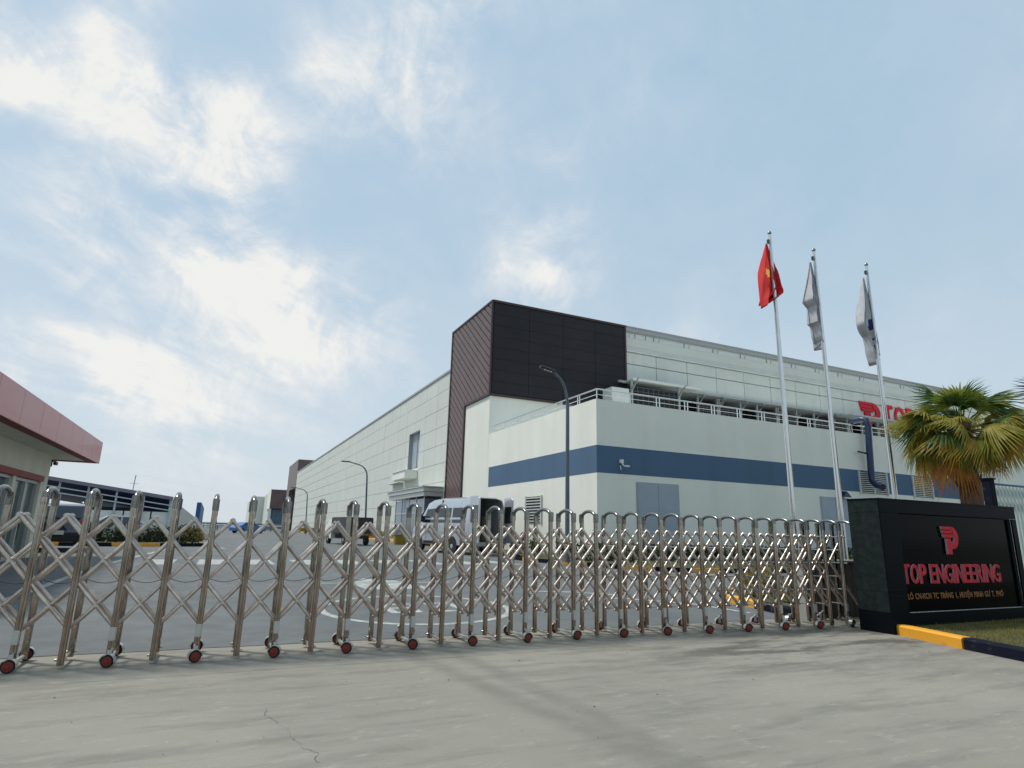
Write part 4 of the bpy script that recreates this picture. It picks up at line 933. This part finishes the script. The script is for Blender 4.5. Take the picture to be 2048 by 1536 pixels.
# silver van with open rear doors
th = R(12); vx, vy = 10.25, 26.2
d_ = Vector((-math.sin(th), math.cos(th), 0)); rr_ = Vector((d_.y, -d_.x, 0)); vc = Vector((vx, vy, 0))+rr_*1.0
van = thing('van', 'silver minibus with its rear doors open beside the terrace wall', 'van', (vc.x, vc.y, GZ), R(90)+th)
# local: x forward from the rear, y left
hw = 1.0
def vsec(x, zb, zt, k=1.0):
    return [(x, -hw*k, zb), (x, -hw*k, 1.25), (x, -hw*k*.985, 1.6), (x, -hw*k*.90, zt-.28), (x, -hw*k*.80, zt-.08), (x, -hw*k*.5, zt), (x, hw*k*.5, zt), (x, hw*k*.80, zt-.08), (x, hw*k*.90, zt-.28), (x, hw*k*.985, 1.6), (x, hw*k, 1.25), (x, hw*k, zb)]
stn = [(0, .42, 2.58), (.15, .42, 2.62), (2.5, .40, 2.64), (3.6, .40, 2.60), (4.1, .40, 2.45), (4.55, .40, 2.0), (4.95, .40, 1.5), (5.35, .42, 1.30), (5.62, .45, 1.05)]
secs = []
for (x, zb, zt) in stn:
    s_ = vsec(x, zb, zt, 1 if x < 4.6 else (.97 if x < 5.2 else .86))
    if zt < 1.9:
        s_ = [(a, b_, min(c, zt-.02*(i % 3))) for i, (a, b_, c) in enumerate(s_)]
    secs.append(s_)
mb = MB(); mb.loft(secs, close=False); n = 12; mb.f.append(tuple((len(secs)-1)*n+k for k in range(n)))
bo = obj('body', mb, M['silver'], van, smooth=True); so = bo.modifiers.new('thick', 'SOLIDIFY'); so.thickness = .04; so.offset = -1
obj('floor', MB().box(.02, 4.2, -.93, .93, .42, .62), M['rubber'], van)
obj('bulkhead', MB().box(2.6, 2.66, -.9, .9, .62, 2.5), M['dark'], van)
for k, (x, yy) in enumerate(((.9, -.5), (.9, .25), (1.6, -.5), (1.6, .3))):
    obj('seat', MB().box(x, x+.45, yy-.22, yy+.22, .62, 1.05).box(x-.08, x+.08, yy-.22, yy+.22, 1.0, 1.75), M['seatb'], van, bevel=.04)
for s in (-1, 1):
    for a, b_ in ((.35, 1.55), (1.68, 2.95), (3.08, 3.85)):
        zt_ = 2.12; p = [(a, 1.42), (b_, 1.42), (b_-(0 if b_ < 3.8 else -.15), zt_), (a, zt_)]
        if b_ > 3.8: p = [(a, 1.42), (4.35, 1.42), (4.0, zt_-.04), (a, zt_)]
        def yy_(z): return hw*(1-.085*(z-1.3)/.9) if z > 1.3 else hw
        obj('window', MB().prism([(x, s*(yy_(z)+.012), z) for x, z in p], (0, -s*.02, 0)), M['carglass'], van)
    obj('side_stripe', MB().box(.2, 4.6, s*hw-.004 if s > 0 else -hw-.008, s*hw+.008 if s > 0 else -hw+.004, .95, 1.0), M['trim'], van)
obj('windscreen', MB().prism([(4.12, -.80, 2.38), (4.12, .80, 2.38), (4.93, .92, 1.52), (4.93, -.92, 1.52)], (.03, 0, .02)), M['carglass'], van)
for x in (1.45, 4.65):
    for s in (-1, 1): wheel(x, s*.90, .35, .22, van); obj('wheel_arch', MB().lathe([(.01, 0), (.43, 0), (.43, .012), (.01, .012)], (x, s*1.0-(0 if s > 0 else .006), .38), 20, 'Y'), M['rubber'], van)
for s, a in ((1, 96), (-1, -78)):
    # rear doors hinged at the corners, swung open
    hx, hy = -.02, s*.98; dv = Vector((-math.sin(R(abs(a))), s*(-math.cos(R(abs(a)))), 0)); w = .95
    def P3(u, v): return (hx+dv.x*u, hy+dv.y*u, v)
    dr = obj('rear_door', MB().prism([P3(0, .55), P3(w, .55), P3(w, 2.5), P3(w*.8, 2.62), P3(0, 2.62)], (dv.y*.06, -dv.x*.06, 0)), M['silver'], van, bevel=.015)
    obj('door_glass', MB().prism([P3(.14, 1.45), P3(w-.12, 1.45), P3(w-.12, 2.2), P3(.14, 2.2)], (dv.y*.075, -dv.x*.075, 0)), M['carglass'], dr)
obj('bumper', MB().box(-.12, .12, -.96, .96, .38, .58), M['trim'], van, bevel=.03)
for s in (-1, 1): obj('tail_light', MB().box(-.015, .05, s*.90, s*.99, 1.0, 1.5), M['tail'], van)
for s in (-1, 1):
    for x in (1.6, 3.0, 3.95): obj('door_seam', MB().box(x, x+.018, s*1.0-.004, s*1.0+.006, .62, 1.36), M['rubber'], van)
    obj('sill_trim', MB().box(1.95, 4.15, s*1.0-.004, s*1.0+.02, .42, .56), M['rubber'], van)
    obj('door_handle', MB().box(3.15, 3.35, s*1.0-.004, s*1.0+.03, 1.18, 1.22), M['rubber'], van)
    obj('headlight', MB().box(5.3, 5.62, s*.62, s*.86, .86, 1.06), M['lens'], van, bevel=.02)
obj('number_plate', MB().box(-.135, -.125, -.24, .24, .42, .54), M['plate'], van)
obj('mirror', MB().box(4.05, 4.15, 1.02, 1.25, 1.45, 1.75), M['rubber'], van)

# dark truck far along the drive
tr = thing('truck', 'small flatbed truck with a black box, far along the drive by the wall', 'truck', (7.75, 41.2, GZ), R(90+8))
obj('cab', MB().loft([[(x, a, z) for a, z in ((-.78, .35), (-.80, .95), (-.68, zt), (.68, zt), (.80, .95), (.78, .35))] for x, zt in ((1.4, 1.62), (2.3, 1.60), (2.75, 1.15), (2.95, .95))]), M['whitem'], tr, smooth=True)
obj('cargo_box', MB().box(-1.9, 1.3, -.86, .86, .72, 1.72), M['blackp'], tr, bevel=.04); obj('chassis', MB().box(-1.9, 2.9, -.5, .5, .42, .60), M['rubber'], tr)
for x in (-1.2, 2.1):
    for s in (-1, 1): wheel(x, s*.70, .30, .2, tr)
for s in (-1, 1): obj('tail_light', MB().box(-1.94, -1.9, s*.6, s*.8, .6, .7), M['tail'], tr)

# hydrant, yellow box, bins
hy = thing('fire_hydrant', 'red fire hydrant standing in front of the terrace side wall', 'hydrant', (12.62, 25.5, .41))
obj('barrel', MB().lathe([(.16, 0), (.16, .05), (.12, .07), (.12, .62), (.15, .65), (.15, .72), (.13, .82), (.08, .92), (.03, .96)], (12.62, 25.5, .41), 16), M['red'], hy, smooth=True)
for s in (-1, 1): obj('outlet', MB().lathe([(.06, 0), (.06, .08), (.08, .09), (.08, .13)], (12.62-(.12 if s < 0 else -.12) - (0.13 if s < 0 else 0), 25.5, .96), 10, 'X'), M['red'], hy)
yb = thing('yellow_bin', 'yellow plastic box by the kerb between the truck and the van', 'box', (11.6, 43, GZ))
obj('tub', MB().loft([[(11.6+a*s_, 43+b_*s_, GZ+z) for a, b_ in ((-.4, -.3), (.4, -.3), (.4, .3), (-.4, .3))] for s_, z in ((.88, 0), (1, .62))]), M['ylb'], yb, bevel=.03); obj('lid', MB().box(11.16, 12.04, 42.66, 43.34, GZ+.62, GZ+.70), M['ylb'], yb, bevel=.03)

# ------------------------------------------------------------------ carport and left background
cpt = thing('carport', 'low blue roofed open carport behind the dark blue SUV', 'shelter', (-5.5, 40, GZ))
zr = lambda x: 2.66+( -2.55-x)*.138
obj('roof', MB().prism([(-12, 38, zr(-12)), (-2.5, 38, zr(-2.5)), (-2.5, 38, zr(-2.5)+.10), (-12, 38, zr(-12)+.10)], (0, 9, -1.0)), M['blueroof'], cpt)
obj('roof_edge', MB().prism([(-12, 37.9, zr(-12)-.06), (-2.45, 37.9, zr(-2.45)-.06), (-2.45, 37.9, zr(-2.45)+.12), (-12, 37.9, zr(-12)+.12)], (0, .09, 0)), M['roofedge'], cpt)
obj('end_wall', MB().prism([(-2.5, 38.1, GZ), (-1.37, 46, GZ), (-1.37, 46, 1.66), (-2.5, 38.1, 2.64)], (-.08, 0.01, 0)), M['endwall'], cpt)
obj('back_wall', MB().box(-12, -2.3, 44.6, 44.7, GZ, 2.25), M['blueroof'], cpt)
x = -11.5
while x < -2.6:
    obj('post', MB().box(x, x+.09, 38.1, 38.19, GZ, zr(x)-.06), M['post'], cpt); x += 1.27
for zz in (.35, .62): obj('beam', MB().prism([(-12, 38.05, zr(-12)-zz-.03), (-2.5, 38.05, zr(-2.5)-zz-.03), (-2.5, 38.05, zr(-2.5)-zz+.03), (-12, 38.05, zr(-12)-zz+.03)], (0, .06, 0)), M['post'], cpt)
x = -11
while x < -3: obj('partition_panel', MB().box(x, x+1.2, 38.3, 38.35, .5, 1.95), M['stucco'], cpt); x += 1.27
for k, (cxx, lb, bm) in enumerate(((-4.4, 'silver saloon car under the carport, nearest the end wall', 'silver'), (-7.2, 'silver hatchback car under the carport, behind the SUV', 'silver'))):
    cprof = [(-2.1, .3), (-2.15, .7), (-1.9, .92), (-1.45, .98), (-.85, 1.38), (.35, 1.40), (1.0, .98), (2.0, .82), (2.12, .6), (2.1, .3)]
    car('parked_car', lb, 'car', (cxx, 37.2-.2*k+.3, GZ), R(4), bm, 4.2, 1.4, .85, (-1.3, 1.3), cprof, .92, [[(-1.2, .97), (-.8, 1.30), (-.2, 1.32), (-.2, .97)], [(-.12, .97), (-.12, 1.32), (.3, 1.31), (.8, .97)]], wr=.3, tumble=.2)
bs = thing('blue_shed', 'narrow blue metal shed beyond the carport', 'shed', (-1.45, 49, GZ))
obj('wall', MB().prism([(-1.62, 48.5, GZ), (-1.34, 48.5, GZ), (-1.34, 48.5, 2.84), (-1.62, 48.5, 2.84)], (.10, 5, -.3)), M['bluep'], bs); 
for k in range(4): obj('rib', MB().box(-1.6+.075*k, -1.585+.075*k, 48.46, 48.495, GZ, 2.80), M['bluep'], bs)
ms = thing('radio_mast', 'thin leaning mast rising behind the carport roof', 'mast', (-5.9, 50, GZ)); obj('mast', MB().tube([(-5.9, 50, GZ), (-5.75, 50, 4.6)], .03, 5), M['trim'], ms)
for k in range(3): obj('rung', MB().tube([(-6.1+.04*k, 50, 2.8+k*.6), (-5.55+.02*k, 50, 2.8+k*.6)], .015, 4), M['trim'], ms)
hedge(-11, 34.6, -1.0, 35.3, .85, .9, 'hdark', 'dark clipped hedge along the kerb below the carport', 260, .09)
hedge(-1.9, 35.2, -.7, 35.4, .75, .8, 'hyel', 'short yellow green hedge at the corner of the carport kerb', 420, .07)
# pipe bridge and far buildings
pb = thing('pipe_bridge', 'long low pipe bridge crossing the far end of the drive', 'bridge', (3, 120, GZ))
obj('deck', MB().box(-8, 11, 120, 121, 1.35, 1.62), M['roofedge'], pb); obj('pipe', MB().tube([(-8, 119.8, 1.2), (11, 119.8, 1.2)], .12, 8), M['post'], pb)
for k in range(9): obj('leg', MB().box(-7+k*2.2, -6.8+k*2.2, 120.2, 120.5, GZ, 1.36), M['roofedge'], pb)
fb = thing('far_factory', 'distant pale hall with a red brown boxed corner', 'building', (14, 215, GZ))
obj('wall', MB().box(14.2, 60, 222, 330, .2, 12.2).box(11.2, 14.2, 250, 330, .2, 11.8), M['panelw'], fb)
obj('box', MB().box(14.0, 26, 214, 228, 6.7, 12.8), M['slat'], fb); obj('box_side', MB().box(13.9, 14.0, 213.9, 228, 6.6, 12.9), M['stucco'], fb)
obj('lobby_glass', MB().box(14.6, 24, 215, 222, .2, 6.5), M['glassb'], fb); obj('pillar', MB().box(13.9, 14.5, 214, 215, .2, 6.6), M['whitem'], fb)
fs = thing('far_shed', 'low blue grey building at the far end of the drive', 'building', (6, 150, GZ)); obj('wall', MB().box(4.5, 12.2, 150, 160, .2, 1.1), M['door'], fs); obj('roof', MB().box(4.3, 12.4, 149.5, 160.5, 1.1, 1.25), M['post'], fs)
for x_, w_2, h_2 in ((-3, 4, 2.2), (1.5, 3, 1.6)):
    q = thing('far_house', 'tiny pale building under the pipe bridge, '+('left one' if x_ < 0 else 'right one'), 'building', (x_, 170, GZ)); obj('wall', MB().box(x_, x_+w_2, 170, 174, 0, h_2*.55), M['whitem'], q); obj('roof', MB().prism([(x_-.2, 169.8, h_2*.55), (x_+w_2+.2, 169.8, h_2*.55), (x_+w_2/2, 169.8, h_2*.85)], (0, 4.4, 0)), M['bluep'], q)
car('far_car', 'small blue car parked at the far end of the drive', 'car', (3.4, 88, GZ), R(30), 'bluep', 4.2, 1.4, .85, (-1.3, 1.3), cprof, .92, [[(-1.2, .97), (-.8, 1.30), (.3, 1.31), (.8, .97)]], wr=.3, tumble=.2)

# ------------------------------------------------------------------ planting right
hedge(12.2, 20.6, 40, 20.6, .62, 1.0, 'hdark', 'long dark hedge at the foot of the facade', 300, .07)
hedge(11.6, 18.9, 13.3, 17.8, .45, .9, 'hdark', 'low dark ground hedge at the rounded corner of the facade bed', 350, .06)
hedge(13.4, 30, 13.7, 41, .6, .8, 'hdark', 'low hedge along the foot of the side wall near the entrance', 200, .07)
hedge(13.4, 53, 13.7, 120, .7, .9, 'hyel', 'yellow green hedge along the foot of the long wall', 60, .12)
hedge(17.5, 17.6, 40, 17.4, .42, .9, 'hdark', 'dark low planting row nearest the facade kerb', 260, .06)
for k, (bx, by, r_b, h_b, mm) in enumerate(((10.75, 10.3, .42, .55, 'hyel'), (11.5, 10.6, .5, .62, 'hyel'), (12.3, 10.3, .45, .55, 'hyel'), (13.0, 9.3, .5, .7, 'hdark'), (10.7, 9.2, .35, .42, 'hyel'), (11.9, 9.2, .45, .6, 'hdark'))):
    bush(bx, by, r_b, h_b, mm, ('yellow green' if mm == 'hyel' else 'dark green')+' bush '+['at the kerb corner behind the gate', 'below the red flag pole', 'between the first two flagpoles', 'beside the second flagpole near the low wall', 'small, right behind the gate beside the low wall end', 'in the middle of the bed behind the low wall'][k], 700, .04, 'bushes on the gate island')
for k, (bx, by) in enumerate(((11.9, 22.9), (13.4, 27.6), (13.2, 22.6))):
    bush(bx, by, .4, .8, 'hdark', 'leafy dark shrub '+['in front of the hydrant', 'between the hydrant and the vent', 'at the corner of the terrace wall'][k], 500, .06, 'shrubs by the terrace corner')
rg = random.Random(9); mb = MB()
for _ in range(520):
    x = rg.uniform(-4, 9.3); y = rg.uniform(2.0, 8.2); q = rg.uniform(.002, .006) if rg.random() < .93 else rg.uniform(.007, .013); a = rg.uniform(0, 6.28)
    mb.add([(x+q*math.cos(a+k*1.57)*rg.uniform(.7, 1.3), y+q*math.sin(a+k*1.57)*rg.uniform(.7, 1.3), .0005) for k in range(4)]+[(x, y, q*.8)], [(0, 1, 4), (1, 2, 4), (2, 3, 4), (3, 0, 4)])
o = obj('grit', mb, M['brownw'], kind='stuff'); o['label'] = 'scattered grit and small stones on the concrete apron'; o['category'] = 'grit'
# grass tufts on the sign island
rnd = random.Random(3); mb = MB()
for _ in range(9000):
    x = rnd.uniform(9.3, 14.5); y = rnd.uniform(4.3, 6.37)
    if x < 9.72-(6.4-y)*.33+.12: continue
    a = rnd.uniform(0, 6.28); h = rnd.uniform(.02, .06); w = .004; dx_, dy_ = math.cos(a)*w, math.sin(a)*w; lx, ly_ = rnd.uniform(-.03, .03), rnd.uniform(-.03, .03)
    mb.add([(x-dx_, y-dy_, .105), (x+dx_, y+dy_, .105), (x+lx, y+ly_, .105+h)], [(0, 1, 2)])
o = obj('grass', mb, M['hyel'], kind='stuff'); o['label'] = 'dry yellow green grass in front of the granite sign'; o['category'] = 'grass'

# ------------------------------------------------------------------ palm
def frond_mesh(rnd, petl, rad, spread, droop, nl=30):
    """fan leaf: petiole along +X then a fan of leaflets"""
    mb = MB(); pts_ = [Vector((petl*t, 0, -droop*.25*petl*t*t)) for t in (0, .33, .66, 1)]
    mb.tube(pts_, [.017, .013, .011, .009], 5); c = pts_[-1]
    for k in range(nl):
        a = R(-spread/2+spread*k/(nl-1))+rnd.uniform(-.02, .02); ln = rad*(1-.22*abs(a/R(spread/2))**2)*rnd.uniform(.9, 1.05)
        d = Vector((math.cos(a), math.sin(a), 0)); s = Vector((-d.y, d.x, 0)); prev = None; w0 = rad*R(spread)/nl*.80
        for j in range(5):
            t = j/4; z = -droop*ln*(t**1.8)*(.55+.2*abs(a))-(0.0 if t < .55 else (t-.55)*ln*rnd.uniform(.25, .95))
            wdt = w0*(t*1.45+.06) if t < .55 else w0*.86*(1-t)/.45+.001
            pz = c+d*ln*t+Vector((0, 0, z)); fold = Vector((0, 0, .012*(1 if k % 2 else -1)*(1-t)))
            cur = (pz+s*wdt*.5+fold, pz-s*wdt*.5-fold)
            if prev: o_ = len(mb.v); mb.add([prev[0], prev[1], cur[1], cur[0]], [(0, 1, 2, 3)])
            prev = cur
    return mb
def palm(x, y, z0, zt, label, sets, scale, seed, tr_r=.24):
    t = thing('fan_palm', label, 'palm tree', (x, y, z0)); rnd = random.Random(seed)
    pts_ = [(x, y, z0), (x+.01, y, z0+(zt-z0)*.3), (x-.02, y, z0+(zt-z0)*.65), (x-.03, y, zt-.12), (x-.03, y, zt+.3)]
    obj('trunk', MB().tube(pts_, [tr_r*1.25, tr_r, tr_r*.92, tr_r*.86, tr_r*.7], 16), M['trunk'], t, smooth=True)
    for k in range(46):
        a = rnd.uniform(0, 6.28); z = rnd.uniform(zt-1.5, zt+.15); r0 = tr_r*.88; w = .045
        c_, s_ = math.cos(a), math.sin(a); p = Vector((x-.02+c_*r0, y+s_*r0, z)); sd = Vector((-s_, c_, 0))*w; outv = Vector((c_, s_, 0))
        obj('boot', MB().prism([p-sd-Vector((0, 0, .1)), p+sd-Vector((0, 0, .1)), p+outv*.09+sd*.5+Vector((0, 0, .16)), p+outv*.09-sd*.5+Vector((0, 0, .16))], outv*.02), M['trunk'] if z < zt-.5 else M['fib'], t)
    for (mname, n, el0, el1, droop, petl, rad) in sets:
        base = [mesh_of(frond_mesh(rnd, petl*scale, rad*scale, rnd.uniform(165, 230), droop*rnd.uniform(.7, 1.3)), M[mname], False) for _ in range(3)]
        for k in range(n):
            az = 6.283*(k+rnd.uniform(-.35, .35))/n; el = R(rnd.uniform(el0, el1)); me = rnd.choice(base)
            o = bpy.data.objects.new('frond', me); COL.objects.link(o); o.parent = t; s = rnd.uniform(.72, 1.15)
            o.location = (-.03+math.cos(az)*tr_r*.6, math.sin(az)*tr_r*.6, zt-z0+.02+max(0, math.sin(el))*.18)
            o.rotation_euler = (Matrix.Rotation(az, 3, 'Z') @ Matrix.Rotation(-el, 3, 'Y') @ Matrix.Rotation(rnd.uniform(-.7, .7), 3, 'X')).to_euler(); o.scale = (s, s, s)
palm(15.92, 8.4, .12, 3.98, 'stout fan palm with yellowing lower fronds behind the granite sign',
     [('pgreen', 7, 45, 88, .35, .68, .74), ('plime', 8, 25, 75, .5, .66, .72), ('pgreen', 8, 10, 60, .6, .72, .74), ('polive', 12, 5, 50, .8, .78, .74), ('pgreen', 7, -10, 30, .9, .80, .70), ('polive', 20, -15, 30, 1.1, .82, .74), ('plime', 7, -20, 15, 1.1, .80, .72), ('pyellow', 11, -26, 2, 1.15, .80, .76), ('porange', 5, -34, -16, 1.25, .85, .74)], .88, 31)
palm(24.1, 9.3, .12, 5.3, 'dark palm cut by the right edge of the picture, behind the white fence', [('pdark', 10, 20, 80, .3, .8, .85), ('pgreen', 10, -20, 30, .5, .9, .9)], 1.0, 5, .2)
# fence and dark post at the right edge
fn = thing('slatted_fence', 'pale green white slatted fence at the right edge behind the sign', 'fence', (18.2, 9, 0))
x = 18.1
while x < 27: obj('slat', MB().box(x, x+.10, 9.0, 9.04, .2, 2.88), M['fence'], fn); x += .17
for zz in (.5, 2.80, 2.45): obj('rail', MB().box(18.0, 27, 9.045, 9.10, zz, zz+.06), M['fence'], fn)
dp = thing('square_post', 'dark navy square post rising behind the sign beside the palm', 'post', (14.0, 7.35, 0)); obj('shaft', MB().box(13.98, 14.14, 7.0, 7.16, 0, 2.66), M['kblack'], dp, bevel=.008); obj('cap', MB().box(13.96, 14.16, 6.98, 7.18, 2.66, 2.69), M['kblack'], dp)
